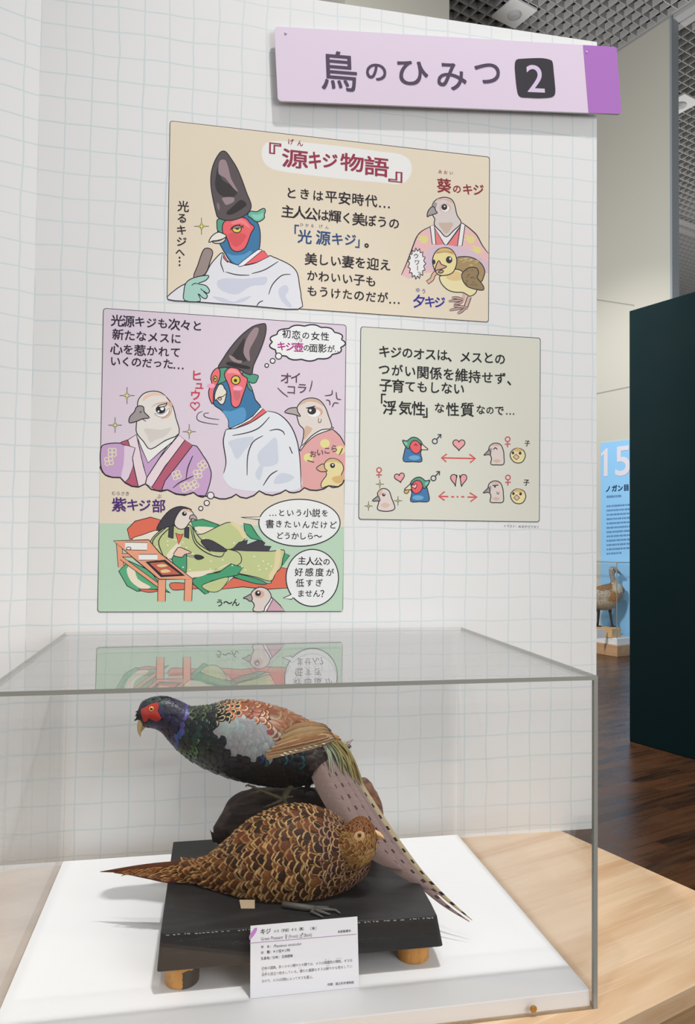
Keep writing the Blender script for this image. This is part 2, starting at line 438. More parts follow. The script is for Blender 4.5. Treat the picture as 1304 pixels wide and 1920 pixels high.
slat = plain('ceiling_slat', (0.52, 0.52, 0.51), 0.5); dark = plain('ceiling_void', (0.08, 0.08, 0.08), 0.9)
CELL = 0.15; SH = 0.09
def ceiling_field(name, p, nu, nv):
    b = MB()
    for i in range(nu+1): hall_box(b, p+U*CELL*i, 0.013, CELL*nv, CEIL, CEIL+SH, slat)
    for j in range(nv+1): hall_box(b, p+V*CELL*j, CELL*nu, 0.013, CEIL, CEIL+SH*0.97, slat)
    hall_box(b, p-U*0.02-V*0.02, CELL*nu+0.05, CELL*nv+0.05, CEIL+SH+0.10, CEIL+SH+0.14, dark)
    tag(b.build(name, recalc=False), kind='structure')
e3 = np.array([E0[0], E0[1], 0.0])
ceiling_field('ceiling', e3-U*3.0-V*(CELL*50+0.05), 90, 50)
ceiling_field('ceiling_right', e3-U*3.0+V*0.30, 150, 70)
for i, (du, dv, lu, lv) in enumerate(((-3.0, 0.02, 14, 0.12), (-3.0, 0.17, 14, 0.11), (3.6, 0.30, 0.14, 9), (3.85, 0.30, 0.14, 9))):
    b = MB(); hall_box(b, e3+U*du+V*dv, lu, lv, CEIL-0.03, CEIL+0.1, plain('ceiling_rail', (0.5, 0.5, 0.49))); tag(b.build('trim_%d' % (3+i)), kind='structure')
b = MB(); hall_box(b, e3-U*3.0-V*9, 14, 20, CEIL+0.55, CEIL+0.6, dark); tag(b.build('ceiling_slab'), kind='structure')
def detector(px, py, label):
    p = at_z(px, py, CEIL-0.03); t = thing('ceiling_device', label, 'ceiling device', tuple(p), 'ceiling devices')
    b = MB(); hall_box(b, p-U*0.2-V*0.2, 0.4, 0.4, CEIL-0.035, CEIL-0.002, plain('white_plate', (0.88, 0.88, 0.87))); b.build('plate', t, bevel=0.005)
    b = MB(); b.rings([[p+np.array([r*math.cos(a), r*math.sin(a), z]) for a in np.linspace(0, 2*math.pi, 20, endpoint=False)] for r, z in ((0.09, -0.004), (0.085, -0.03), (0.05, -0.05))], plain('white_dome', (0.55, 0.56, 0.57))); b.build('sensor', t)
detector(965, 26, 'white square ceiling plate above the lilac title sign')
detector(1277, 196, 'white square ceiling plate right of the grey steel post')

# dark green partition at the right
g0 = at_z(1181, 1390, FLOOR); gt = at_depth(1175, 575, (g0-CAM)@FW)
green = plain('dark_green_board', (0.0035, 0.0125, 0.014), 0.85, 0.06)
b = MB(); hall_box(b, np.array([g0[0], g0[1], 0])-U*4.2, 4.2, 0.12, FLOOR, float(gt[2]), green)
tag(b.build('partition', bevel=0.006), 'tall dark green partition board standing on the parquet at the right', 'partition')

# ---------------------------------------------------------------- blue poster, plinth and bustard in the distance
t = thing('wall_poster', 'light blue poster with large white numerals on the far cream wall', 'poster', tuple(FARW.at(1128, 1010)), None)
pb = MB(); Pp = FARW
lb = pb
tl = Pp.at(1128, 831, 0.0); w_, h_ = 1.5, 3.4
q = [tl, tl-U*w_, tl-U*w_-Z3*h_, tl-Z3*h_]
pb.add([a+(-V)*0.012 for a in q]+q, [(0, 1, 2, 3), (7, 6, 5, 4), (0, 4, 5, 1), (1, 5, 6, 2), (2, 6, 7, 3), (3, 7, 4, 0)], mat('7fb0d8', 0.45, 0.3, k=1.4))
pb.build('sheet', t)
tx = Text(FARW, 0.016)
tx.put('5', 1168, 864, 60, 'e3dfe8', 0.012, fit=(32, 54)); tx.build('numeral', t)
ar = Art(FARW, 0.016); ar.f('e3dfe8', '1128.2,850 1137.2,841 1140.6,840.4 1140.2,892.6 1132.8,893.2 1133,851.5 1128.2,856.5', 0, False); ar.build('numeral', t)
tx = Text(FARW, 0.016)
for ch, x, y in (('ノ', 1140.8, 916.7), ('ガ', 1152.6, 915.6), ('ン', 1163.5, 915), ('目', 1175, 914)): tx.put(ch, x, y, 13, '1d3d63', 0.02)
tx.build('heading', t)
for i in range(13):
    ar = Art(FARW, 0.016)
    y = 941+i*8.1; x = 1138; end = 1186 if i not in (0, 12) else 1165
    if i == 0: y = 931.5
    while x < end:
        wl_ = random.uniform(2.0, 6.0); ar.l('6592bf', [(x, y-(x-1138)*0.07), (x+wl_, y-(x+wl_-1138)*0.07)], 2.2 if i else 3.0, False, False); x += wl_+random.uniform(0.5, 1.6)
    ar.build('text_line', t)

pc = at_z(1158, 1232, FLOOR); PV = float((P0-pc)@V)-0.04; dep = (pc-CAM)@FW
def zat(py, px=1158, d=dep): return float(at_depth(px, py, d)[2])
pinew = wood_material('pale_wood', 'c8a27c', 'b98f69', 'a57c58', ANG+math.pi/2, 0.5)
b = MB(); hall_box(b, np.array([pc[0], pc[1], 0]), 3.0, PV, FLOOR, zat(1211), pinew)
tag(b.build('plinth', bevel=0.004), 'low wooden plinth under the bustard in the far gallery', 'plinth')
b = MB(); hall_box(b, np.array([pc[0], pc[1], 0])+U*0.02+V*0.02, 2.9, PV-0.04, zat(1211)+0.001, zat(1198), plain('white_slab', (0.8, 0.8, 0.79)))
tag(b.build('plinth_slab', bevel=0.004), 'white slab lying on the far wooden plinth', 'slab')
zs = zat(1198)+0.001
bc = at_z(1148, 1196, zs)
blk = wood_material('pale_block', 'ddb98a', 'd1a873', 'bf9460', ANG+math.pi/2, 0.5)
zb = float(at_depth(1148, 1179.5, (bc-CAM)@FW)[2])
b = MB(); hall_box(b, np.array([bc[0], bc[1], 0]), 0.45, 0.16, zs, zb, blk)
hall_box(b, np.array([bc[0], bc[1], 0])-U*0.0+V*0.16, 0.45, 0.02, zs, zb, blk)
tag(b.build('wooden_block', bevel=0.003), 'pale wooden block the bustard stands on', 'block')
cp = at_z(1122, 1193, zs); b = MB(); hall_box(b, np.array([cp[0], cp[1], 0])-V*0.19-U*0.14, 0.012, 0.16, zs, zs+0.11, plain('white_card', (0.8, 0.8, 0.8)))
tag(b.build('label_card'), 'small white card standing left of the far wooden block', 'card')
ACR = acrylic_material(); EDGE = plain('acrylic_edge', (0.30, 0.30, 0.265), 0.25, 0.5)
t = thing('acrylic_case', 'clear acrylic case over the bustard in the far gallery', 'display case', (pc[0], pc[1], zs))
zc = zat(1056)
o = np.array([pc[0], pc[1], 0])+U*0.03+V*0.03
b = MB(); hall_box(b, o, 0.008, PV-0.08, zs, zc, ACR); b.build('front_pane', t)
b = MB(); hall_box(b, o+U*0.008, 2.6, 0.008, zs, zc, ACR); b.build('side_pane', t)
b = MB(); hall_box(b, o, 2.608, PV-0.08, zc, zc+0.008, ACR); b.build('top_pane', t)
b = MB(); hall_box(b, o-U*0.004-V*0.004, 0.008, 0.008, zs, zc+0.008, EDGE); hall_box(b, o-U*0.002, 0.008, PV-0.08, zc, zc+0.01, EDGE); hall_box(b, o-V*0.002, 2.6, 0.008, zc, zc+0.01, EDGE); b.build('edge_strip', t)

# ================================================================ TABLE, BASE BOARD
K = at_z(1304, 1669.5, TABLE)
f0, f1 = at_z(1157, 1920, TABLE), at_z(1304, 1843, TABLE)
# right edge through (K, dir U), front edge through (f0, dir V): their corner
A2 = np.array([[U[0], -V[0]], [U[1], -V[1]]]); s_ = np.linalg.solve(A2, (f0-K)[:2]); kc = K+U*s_[0]
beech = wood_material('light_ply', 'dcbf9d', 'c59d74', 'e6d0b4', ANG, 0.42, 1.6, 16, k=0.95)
b = MB()
c0 = kc; c1 = kc-V*2.2; c2 = c1+U*1.6; c3 = kc+U*1.6
b.prism([(q[0], q[1]) for q in (c0, c3, c2, c1)], TABLE-0.03, TABLE, beech)
i_ = 0.0
side = wood_material('shaded_ply', 'b5926d', 'a27e59', 'bf9f7b', ANG, 0.5)  # the table wood again, darkened to paint in shade below the top
b2 = MB(); d = 0.004
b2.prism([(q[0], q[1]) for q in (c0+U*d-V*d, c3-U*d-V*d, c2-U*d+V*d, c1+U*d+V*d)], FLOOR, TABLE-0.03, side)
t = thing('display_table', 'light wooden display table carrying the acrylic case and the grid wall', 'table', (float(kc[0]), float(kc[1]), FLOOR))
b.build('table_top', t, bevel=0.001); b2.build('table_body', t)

white = plain('white_board', (0.87, 0.87, 0.875), 0.45, 0.3)
BX0, BX1, BY0, BY1 = -0.2515, 0.5445, -0.0347, -0.5875
b = MB(); b.box((BX0, BY1, TABLE), (BX1, BY0, 0.0), white)
tag(b.build('base_board', bevel=0.0012), 'white rectangular base board inside the acrylic case', 'base board')

# ---------------------------------------------------------------- acrylic case
CX0, CX1, CY0, CY1, CZ1 = -0.2575, 0.5515, -0.0265, -0.5945, 0.4316
T = 0.0058
t = thing('acrylic_case', 'large clear acrylic case covering the two pheasants on the table', 'display case', (0.15, -0.3, TABLE))
def pane(name, lo, hi, edge_axes):   # the sawn edges that face the visitor are grey
    b = MB(); b.box(lo, hi, ACR); s = b.slot(EDGE)
    fn = [9, 2, 1, 0, 9, 0]
    for i, a in enumerate(fn):
        if a in edge_axes: b.mi[i] = s
    return b.build(name, t, recalc=False)
pane('top_pane', (CX0, CY1, CZ1), (CX1, CY0, CZ1+T), (0, 1))
pane('front_pane', (CX0+T, CY1, TABLE), (CX1-T, CY1+T, CZ1), (0, 2))
pane('back_pane', (CX0+T, CY0-T, TABLE), (CX1-T, CY0, CZ1), ())
pane('left_pane', (CX0, CY1, TABLE), (CX0+T, CY0, CZ1), (1, 2))
pane('right_pane', (CX1-T, CY1, TABLE), (CX1, CY0, CZ1), (1, 2))
brass = mat('b98d4a', 0.3, 0.5, 0.8)
for sx, sz in ((0.4555, -0.0115), (-0.15, -0.0115)):
    p = np.array([sx, CY1, sz]); b = MB()
    b.rings([[p+np.array([r*math.cos(a), y, r*math.sin(a)]) for a in np.linspace(0, 2*math.pi, 16, endpoint=False)] for r, y in ((0.0048, 0.0), (0.0048, -0.0018), (0.0036, -0.003), (0.0016, -0.0026))], brass)
    b.build('screw', t, smooth_sh=False)
# ================================================================ TITLE SIGN ON THE WALL
INK = '2b2730'
SG = Plane((0, -0.021, 0), (0, -1, 0), (1, 0, 0))
tilt = math.atan2(0.0664, 0.789)
t = thing('title_sign', 'long lilac title sign with a purple end and black numeral badge, tilted on the wall', 'sign', (0.53, -0.021, 1.65))
def rrect(px_corners, r, plane=SG, off=0.0, n=5):
    """rounded rectangle through four frame pixels, as points on the plane"""
    c = [plane.at(*p, off) for p in px_corners]; out = []
    for i in range(4):
        a, b_, d = c[i-1], c[i], c[(i+1) % 4]
        e0 = (a-b_)/np.linalg.norm(a-b_); e1 = (d-b_)/np.linalg.norm(d-b_)
        for k in range(n+1):
            q = k/n*math.pi/2
            out.append(b_+(e0+e1)*r-e1*r*math.sin(q)-e0*r*math.cos(q) if False else b_+e0*r*(1-math.sin(q))+e1*r*(1-math.cos(q)))
    return out
def slab(mb, pts, n, th, mf, ms):
    k = len(pts); bk = [p-np.array(n)*th for p in pts]
    mb.add(pts, [tuple(range(k))], mf)
    mb.add(pts+bk, [tuple(range(k, 2*k))]+[(i, (i+1) % k, k+(i+1) % k, k+i) for i in range(k)], ms)
b = MB(); slab(b, rrect([(514.5, 49.5), (1157, 88), (1166.5, 214), (521.5, 189)], 0.008), (0, -1, 0), 0.0045, mat('e0d0e2', 0.4, 0.3, k=1.02), mat('dedbe0', 0.4))
b.build('board', t)
b = MB(); pr_ = rrect([(1094, 84.3), (1157, 88), (1166.5, 214), (1104.5, 211.3)], 0.008, off=0.0006)
sq = rrect([(1094, 84.3), (1157, 88), (1166.5, 214), (1104.5, 211.3)], 0.0002, off=0.0006)
k6 = 6
b.add(sq[:k6]+pr_[k6:k6*3]+sq[k6*3:], [tuple(range(24))], mat('b377c6', 0.4, 0.3)); b.build('end_stripe', t)
tx = Text(SG, 0.0009); SI = '57495f'
for ch, x0, y0, x1, y1 in (('鳥', 604, 97, 668.5, 169), ('の', 688, 120, 724, 150), ('ひ', 747, 115, 803, 159), ('み', 821, 119, 875, 168), ('つ', 891, 119, 938, 156)):
    tx.put(ch, (x0+x1)/2, (y0+y1)/2, 60, SI, 0.009, tilt*0.6, fit=((x1-x0)*1.04, (y1-y0)*1.02))
tx.build('lettering', t)
ar = Art(SG, 0.0009)
ar.f('38343b', '966,122 969,112 980,110 1000,109 1018,109 1032,112 1037,117 1039,135 1041,155 1042,172 1039,180 1030,183 1010,184 990,183 978,182 972,176 969,160 967,140', 0, True)
bd = ar.build('number_badge', t)
tx = Text(SG, 0.0011); tx.put('2', 1004.5, 147.5, 50, 'dccbe4', 0.006, tilt, fit=(34, 51)); tx.build('numeral', t)
for px, py in ((536, 62), (1101, 97.5)):
    p = SG.at(px, py, 0.0009); b = MB(); b.ball(p, 0.0028, mat('cfc2d6', 0.3, 0.5), 12, 7, (1, 0.5, 1)); b.build('screw', t, smooth_sh=True)
for px, py in ((560, 120), (830, 140), (1060, 150)):
    b = MB(); p = SG.at(px, py, -0.0048); b.box((p[0]-0.02, -0.0164, p[2]-0.03), (p[0]+0.02, -0.0002, p[2]+0.03), mat('8d8790')); b.build('standoff', t)

# ================================================================ COMIC PANELS PRINTED ON THE WALL
WP = Plane((0, 0, 0), (0, -1, 0), (1, 0, 0))
B0 = 0.0008                                      # face of the panels, metres in front of the wall
def panel(name_label, corners, h):
    p = [WP.at(*c, B0) for c in corners]; m_ = sum(p)/4
    t = thing('comic_panel', name_label, 'comic panel', (float(m_[0]), -0.0002, float(m_[2])), 'comic panels on the grid wall')
    b = MB(); slab(b, rrect(corners, 0.006, WP, B0), (0, -1, 0), 0.0006, mat('302b33', 0.5), mat('302b33', 0.5))
    cx = sum(c[0] for c in corners)/4; cy = sum(c[1] for c in corners)/4
    inner = [(x+(1.15 if x < cx else -1.15), y+(1.15 if y < cy else -1.15)) for x, y in corners]
    q = rrect(inner, 0.0052, WP, B0+0.00003); b.add(q, [tuple(range(len(q)))], mat(h, 0.5)); b.build('board', t)
    return t, inner
TOPC = [(318.5, 226), (919, 294), (917, 604.5), (313, 562)]
t1, in1 = panel('upper beige comic panel of the pheasant in a black court hat and a chick', TOPC, 'e9dcc6')
A0 = B0+0.00005
# ---- title lozenge
a = Art(WP, A0, 480, 240, 0.23)
a.f('f0efec', '48,215 60,150 110,112 200,105 400,118 700,150 1000,190 1170,212 1250,260 1272,340 1240,420 1170,458 1050,448 800,425 500,392 200,352 110,320 65,275', 0)
a.build('title_lozenge', t1)
# ---- court pheasant with a black hat
a = Art(WP, A0, 300, 210, 320/1304); O = 1.4
a.f('3f7aa6', '455,1000 475,1040 495,1075 530,1130 570,1168 620,1172 700,1120 755,1060 768,960 762,890 742,840 690,785 600,790 500,815 445,860 445,950', O)
a.f('5b9ccb', '512,1080 560,1095 640,1088 685,1062 705,1070 660,1130 610,1166 585,1164 545,1130', 0)
a.f('5aa58c', '440,822 480,810 520,820 485,870 478,925 442,905 436,860', O)
a.f('6fbda2', '672,790 690,758 740,762 775,742 800,738 806,760 798,785 798,812 760,838 725,834 700,812', O)
a.f('8fd3bb', '700,785 750,785 790,770 790,800 760,822 725,818', 0)
a.f('f0686e', '478,870 500,832 560,812 620,803 665,818 692,852 722,880 695,930 675,990 645,1045 590,1067 545,1045 522,985 505,950 482,925', O)
a.f('f5878a', '545,845 600,815 650,830 690,880 670,880 620,850 560,860', 0)
a.f('dd5a60', '520,945 560,920 640,930 660,950 630,1000 585,1030 550,1010', 0)
a.ell('e6d256', 588, 895, 34, 27, 1.3); a.ell('3a3034', 592, 888, 14, 12, 0); a.f('a48f8b', '552,885 575,868 610,866 625,882 590,888', 1.0)
a.l('2a2630', '540,905 550,885 580,868 612,868 640,885', 1.8); a.l('2a2630', '622,875 640,868'); a.l('2a2630', '600,868 612,858')
a.f('eee9df', '375,996 385,965 412,935 448,918 480,928 508,944 490,965 440,982 405,985', O)
a.f('ddd7cc', '400,990 450,984 490,965 504,958 495,985 465,1003 425,1004', O)
a.f('5e5557', '485,298 455,315 415,385 392,470 390,560 405,660 432,780 447,806 490,826 560,826 640,796 690,750 696,700 664,620 632,530 590,430 540,350 510,310', O)
a.f('3b3639', '442,420 428,490 422,560 450,625 520,657 575,640 590,605 545,560 480,520 455,460', 0)
a.f('a08a90', '460,370 500,368 525,430 545,510 598,608 560,580 500,505 452,475 448,420', 0)
a.f('a08a90', '478,655 560,652 565,685 510,710 490,690', 0); a.f('8a767c', '440,690 458,720 450,755 436,720', 0)
a.f('352f32', '510,765 560,720 615,672 655,690 660,715 620,745 560,780 520,785', 0)
a.f('e5e6ec', '62,1432 110,1365 200,1310 300,1290 350,1235 385,1170 425,1120 470,1076 490,1090 490,1120 560,1158 640,1172 740,1150 832,1100 870,1110 915,1128 1000,1172 1050,1230 1068,1330 1080,1420 1058,1506 700,1482 300,1452', O)
a.f('f0686e', '490,1095 522,1150 500,1132 488,1115', 1.0); a.f('f2f1f2', '735,1062 760,1052 775,1064 650,1168 600,1168', 1.0); a.f('f0686e', '775,1064 795,1060 832,1106 745,1148 648,1168', 1.0, False)
for q in ('440,1290 520,1270 640,1275 760,1262 820,1265 800,1320 700,1330 600,1390 520,1385 450,1345', '920,1340 965,1322 985,1360 960,1410 1010,1480 980,1490 930,1440 905,1380', '400,1410 480,1420 560,1450 620,1425 700,1405 640,1450 560,1462 470,1450'): a.f('cfd3e2', q, 0)
for q in ('478,1080 466,1150 475,1185 490,1225', '503,1222 590,1244 685,1247', '702,1235 800,1206 905,1142', '832,1395 860,1320 930,1250 1000,1240', '740,1482 760,1455 790,1442'): a.l('2a2630', q, 1.5)
a.f('9d8d88', '258,1264 290,1170 320,1080 345,1043 385,1045 404,1075 385,1140 345,1240', O)
a.f('a9d4c8', '190,1440 184,1370 200,1305 260,1266 360,1248 372,1262 345,1290 290,1312 350,1325 380,1366 362,1386 330,1366 362,1400 352,1426 325,1418 292,1388 308,1446', O)
a.l('2a2630', '290,1312 265,1310 242,1325'); a.l('2a2630', '330,1366 310,1350')
a.star(318, 873, 56, 'e8dc6a')
a.build('court_pheasant_drawing', t1)
# ---- hen in pink robe and chick with a worm
a = Art(WP, A0, 730, 290, 1/6)
a.f('eec0bf', '464,803 380,852 318,915 280,1000 240,1110 185,1250 138,1352 200,1378 250,1386 400,1330 700,1330 1090,1330 1114,1316 1115,1120 1050,1020 990,910 930,850 855,790 812,765 640,900 510,790', 0)
a.f('dcc3d2', '200,1380 250,1386 420,1280 520,1300 800,1300 1085,1330 1112,1320 1113,1215 1040,1160 930,1075 760,1022 560,1020 440,1070 400,1150 395,1240 300,1330', 0)
for q in ('510,790 380,852 318,915 280,1000 240,1110 185,1250 138,1352', '812,765 855,790 930,850 990,910 1050,1020 1118,1112'): a.l('2a2630', q, 1.7)
for cx, cy, r in ((395, 955, 44), (922, 955, 44), (998, 1074, 40)): a.ell('e6dc92', cx, cy, r, r, 0); a.f('e6dc92', [(cx-20, cy-40), (cx-75, cy-45), (cx-40, cy-20), (cx-85, cy-5), (cx-30, cy+10)], 0)
a.f('f0eeee', '508,790 645,925 812,765 805,800 650,1014 625,1014 512,825', 1.2, False)
a.f('ef8385', '518,830 620,1008 526,1010', 1.2, False); a.f('ef8385', '803,815 770,1026 655,1012', 1.2, False)
a.f('f0eeee', '462,805 510,792 527,1010 486,1006', 1.2, False); a.f('f0eeee', '808,768 856,790 822,1024 770,1026', 1.2, False)
a.f('ddd2ce', '490,560 520,515 570,488 640,480 705,505 740,570 765,680 812,768 730,850 645,925 575,860 510,790 515,725 495,690 480,640', O)
a.f('dfb8aa', '540,500 600,490 690,505 720,545 690,540 620,505 560,515', 0); a.f('a89c98', '490,570 505,540 540,545 530,590 515,610 490,590', 0)
a.f('cdb9a8', '555,770 620,765 720,768 690,840 640,890 590,830', 0)
a.ell('dcbcae', 633, 598, 68, 52, 0); a.ell('f4f2ef', 633, 604, 46, 38, 0); a.ell('2d2a30', 622, 590, 33, 34, 0); a.ell('f4f2ef', 625, 582, 9, 9, 0)
a.f('a9a09f', '482,585 512,595 525,630 542,655 500,672 450,688 432,700 430,665 445,625', O)
# chick
a.l('d9b3aa', '850,1550 832,1640', 5.0, False, False)
for q in ('838,1640 760,1640 670,1650', '835,1632 770,1612 705,1610', '832,1645 790,1672 730,1680'): a.l('2a2630', q, 4.2, True, True); a.l('c9a49d', q, 2.4, True, True)
a.l('2a2630', '905,1600 860,1725', 6.6, False, False); a.l('d9b3aa', '905,1600 860,1725', 4.2, False, False)
for q in ('860,1722 780,1730 680,1752', '858,1725 820,1760 770,1788', '865,1715 800,1710 725,1700', '862,1722 885,1728'): a.l('2a2630', q, 4.4, True, True); a.l('c9a49d', q, 2.6, True, True)
a.f('ac9063', '755,1165 860,1146 960,1168 1040,1228 1078,1310 1062,1380 1032,1432 930,1440 800,1350 742,1270', O)
a.f('efe3b0', '568,1372 640,1350 740,1290 830,1320 850,1420 900,1480 985,1520 960,1570 908,1592 870,1570 825,1550 740,1546 660,1520 590,1450', O)
a.f('e6c892', '650,1360 740,1310 820,1340 820,1400 740,1420 660,1400', 0)
a.f('98805a', '832,1322 900,1272 985,1275 1008,1335 990,1380 1040,1445 1066,1492 1055,1524 960,1512 880,1482 832,1420 818,1360', O)
for k in range(26):
    x = random.uniform(850, 1000); y = random.uniform(1300, 1480)
    a.l('5b4a33', [(x, y), (x+random.uniform(12, 26), y-random.uniform(4, 14))], 0.8)
for k in range(16):
    x = random.uniform(780, 1030); y = random.uniform(1170, 1260); a.l('dcc894', [(x, y), (x+28, y-12)], 1.0)
a.l('2a2630', '588,1330 540,1318 500,1355 482,1400 430,1438', 6.2, True, False); a.l('e6b7a0', '588,1330 540,1318 500,1355 482,1400 434,1436', 4.2, True, False)
a.f('efdfa0', '490,1180 510,1115 560,1062 640,1046 705,1070 745,1125 762,1190 752,1260 712,1330 630,1358 560,1352 520,1310 495,1240', O)
a.f('dfba78', '520,1115 570,1060 640,1050 700,1072 740,1125 700,1120 640,1085 570,1100', 0)
for k in range(14): x = 545+k*13; a.l('6b5636', [(x, 1122-abs(k-7)*-2-40), (x-6, 1140-40+abs(k-7)*2)], 0.8)
a.f('dfae94', '520,1310 528,1250 560,1192 590,1235 648,1258 605,1282 545,1298', O); a.f('d99f86', '550,1322 590,1298 612,1310 590,1332', O)
a.ell('2d2a30', 676, 1183, 36, 40, 0); a.ell('f4f2ef', 688, 1170, 11, 14, 0); a.ell('2d2a30', 505, 1207, 17, 27, 0)
a.cloud('f4f2f2', 312, 1225, 92, 160, 15, 0.12, 1.2, True)
a.build('hen_and_chick_drawing', t1)
# ---- lettering
tx = Text(WP, B0+0.0005); R = '9c3a52'
for ch, x0, y0, x1, y1 in (('『', 112, 118, 205, 216), ('源', 216, 165, 425, 336), ('キ', 435, 190, 530, 335), ('ジ', 548, 205, 665, 330), ('物', 690, 200, 880, 362), ('語', 885, 225, 1085, 402), ('』', 1082, 350, 1195, 446)):
    w_ = (x1-x0)*.23; hgt = (y1-y0)*.23-w_*0.11
    tx.put(ch, 480+(x0+x1)/2*.23, 240+(y0+y1)/2*.23, 40, R, 0.013, fit=(w_*1.0, hgt))
tx.line('げん', 545.5, 265.5, 563, 268.5, 13, R, 0.01)
tx.line('ときは平安時代…', 546.7, 361.5, 721.5, 379, 25, INK, 0.010)
tx.line('主人公は輝く美ぼうの', 539.8, 396, 739.5, 418.5, 26, INK, 0.010)
tx.line('ひかる', 566, 421, 586, 423, 8, '4d5a86', 0.0); tx.line('げん', 602, 424, 613.5, 426, 8, '4d5a86', 0.0)
tx.many([('「', 549, 433, 26), ('光', 572, 443.5, 28), ('源', 606.5, 446, 29), ('キ', 633, 448, 25), ('ジ', 657, 449.5, 24), ('」', 678, 454, 24)], '2f5083', 0.012); tx.many([('。', 695, 454, 24)], INK, 0.02)
tx.line('美しい妻を迎え', 583.5, 485.5, 723, 496, 25, INK, 0.010); tx.line('かわいい子も', 585.8, 516.5, 696, 527, 24, INK, 0.010); tx.line('もうけたのだが…', 585.8, 545.5, 740, 560, 24, INK, 0.010)
tx.many([('光', 344, 386.7, 22), ('る', 341.7, 408.8, 20), ('キ', 340.5, 431, 20), ('ジ', 340.5, 453, 20), ('へ', 338, 472.6, 18)], INK, 0.010)
for y in (483, 490, 497): tx.put('・', 337, y, 15, INK, 0.01)
tx.line('あおい', 825.8, 322, 846.7, 324, 9, '96353c', 0.0); tx.many([('葵', 833.3, 348, 29), ('の', 857.5, 354, 18), ('キ', 877.5, 355, 22), ('ジ', 897.5, 355.8, 23)], '93323a', 0.013)
tx.line('ゆう', 784, 543.5, 795, 546, 11, '4040a0', 0.004); tx.many([('夕', 786.7, 565, 27), ('キ', 806.7, 565.8, 23), ('ジ', 825, 566.7, 23)], '34349c', 0.013)
tx.many([('ウ', 780.8, 480, 11), ('ワ', 782.5, 492, 11), ('ッ', 786.5, 511, 9)], INK, 0.01); tx.put('ー', 783.5, 502.5, 11, INK, 0.01, math.pi/2)
tx.build('lettering', t1)

# ---------------------------------------------------------------- lower left panel
LEFTC = [(193.5, 577.5), (650, 609), (643.5, 1147), (182.5, 1148)]
t2, in2 = panel('tall lilac and green comic panel of dreaming pheasants at the lower left', LEFTC, 'dfd1de')
a = Art(WP, A0)
def c5(s): return [(180+float(q.split(',')[0])*.20305, 570+float(q.split(',')[1])*.20312) for q in s.split()]
def c6(s): return [(380+float(q.split(',')[0])*.21472, 580+float(q.split(',')[1])*.21469) for q in s.split()]
rim = c5('40,1500 60,1550 90,1580 150,1600 225,1602 270,1650 330,1682 390,1690 458,1660 510,1710 600,1730 662,1715 740,1755 820,1765 902,1740 940,1770 1020,1774')+c6('105,1640 150,1655 200,1656 255,1640 292,1615 330,1640 385,1650 450,1625 496,1585 550,1615 610,1625 680,1605 726,1578 760,1598 800,1602 850,1590 890,1558 940,1578 1000,1582 1060,1568 1102,1540 1140,1556 1185,1550 1225,1520 1240,1490')
rim[0] = (187.5, rim[0][1]); rim[-1] = (645.8, rim[-1][1])
a.poly('e6dbc7', [np.array(p) for p in rim+[(645.5, 987.5), (186, 981)]])
a.poly('bcd8bf', [np.array(p) for p in [(186.2, 981), (645.4, 987.5), (642.6, 1145.6), (186, 1146.6), (183.8, 1143)]])
a.build('background_print', t2)
# ---- lady in lilac robe with sparkles
a = Art(WP, A0+0.00003, 180, 570, .2031)
a.f('cba7cf', '46,1332 100,1292 220,1284 300,1310 362,1325 335,1420 342,1500 305,1610 262,1642 225,1602 150,1600 90,1580 46,1502', O, True)
a.f('e3d3e2', '270,1308 362,1325 335,1420 342,1500 305,1610 262,1642 232,1605 255,1480 262,1380', 0)
a.f('ba6079', '228,1278 290,1254 312,1312 240,1296', 1.2, False); a.f('ba6079', '345,1490 392,1682 330,1680 268,1645 305,1608', 1.2, False)
a.f('ecdbe2', '295,1255 372,1205 395,1300 440,1500 470,1602 455,1660 392,1684 350,1500 338,1420 362,1328 312,1312', 1.2, False)
a.f('cba7cf', '385,1215 480,1465 745,1215 640,1340 470,1600 420,1420', 1.2, False)
a.f('cba7cf', '890,1302 990,1400 1048,1500 1064,1600 1010,1772 942,1772 902,1742 860,1756 745,1752 662,1716 610,1715 640,1620 720,1520', O)
a.f('ecdbe2', '765,1208 822,1256 720,1400 640,1495 518,1692 458,1660 472,1600 590,1420', 1.2, False)
a.f('ba6079', '822,1256 895,1303 720,1530 640,1630 608,1718 562,1724 514,1695 640,1500', 1.2, False)
a.f('efeeea', '376,1195 500,1338 765,1196 710,1270 600,1360 482,1466 420,1330', 1.2, False)
a.f('e6e2dc', '384,960 390,890 440,828 520,805 600,818 665,875 712,950 738,1050 768,1195 640,1260 505,1340 440,1270 376,1190 374,1110 380,1040', O)
a.f('eec9b5', '430,880 455,845 520,818 600,825 655,862 590,845 510,850 455,880 438,895', 0); a.f('d7d2cc', '450,1150 600,1160 700,1140 640,1220 560,1250 500,1280 470,1210', 0)
a.f('dfb7a0', '510,960 560,915 690,905 700,1000 660,1050 600,1055 690,980 650,925 560,930', 0)
a.f('f6f5f2', '545,1010 560,1030 620,1045 670,1010 675,960 640,1000 600,1020', 0.6); a.ell('2d2a30', 597, 975, 45, 38, 0); a.ell('f6f5f2', 612, 965, 17, 17, 0); a.ell('f6f5f2', 578, 992, 9, 9, 0)
a.f('d9d5d2', '570,945 600,930 640,922 655,912 645,940 600,952', 1.2)
a.f('a39a9a', '308,1096 314,1040 355,995 372,955 405,940 440,952 448,1000 495,1050 430,1060 380,1082', O); a.l('2a2630', '405,1005 420,990', 1.6); a.l('2a2630', '425,1060 462,1082', 1.2)
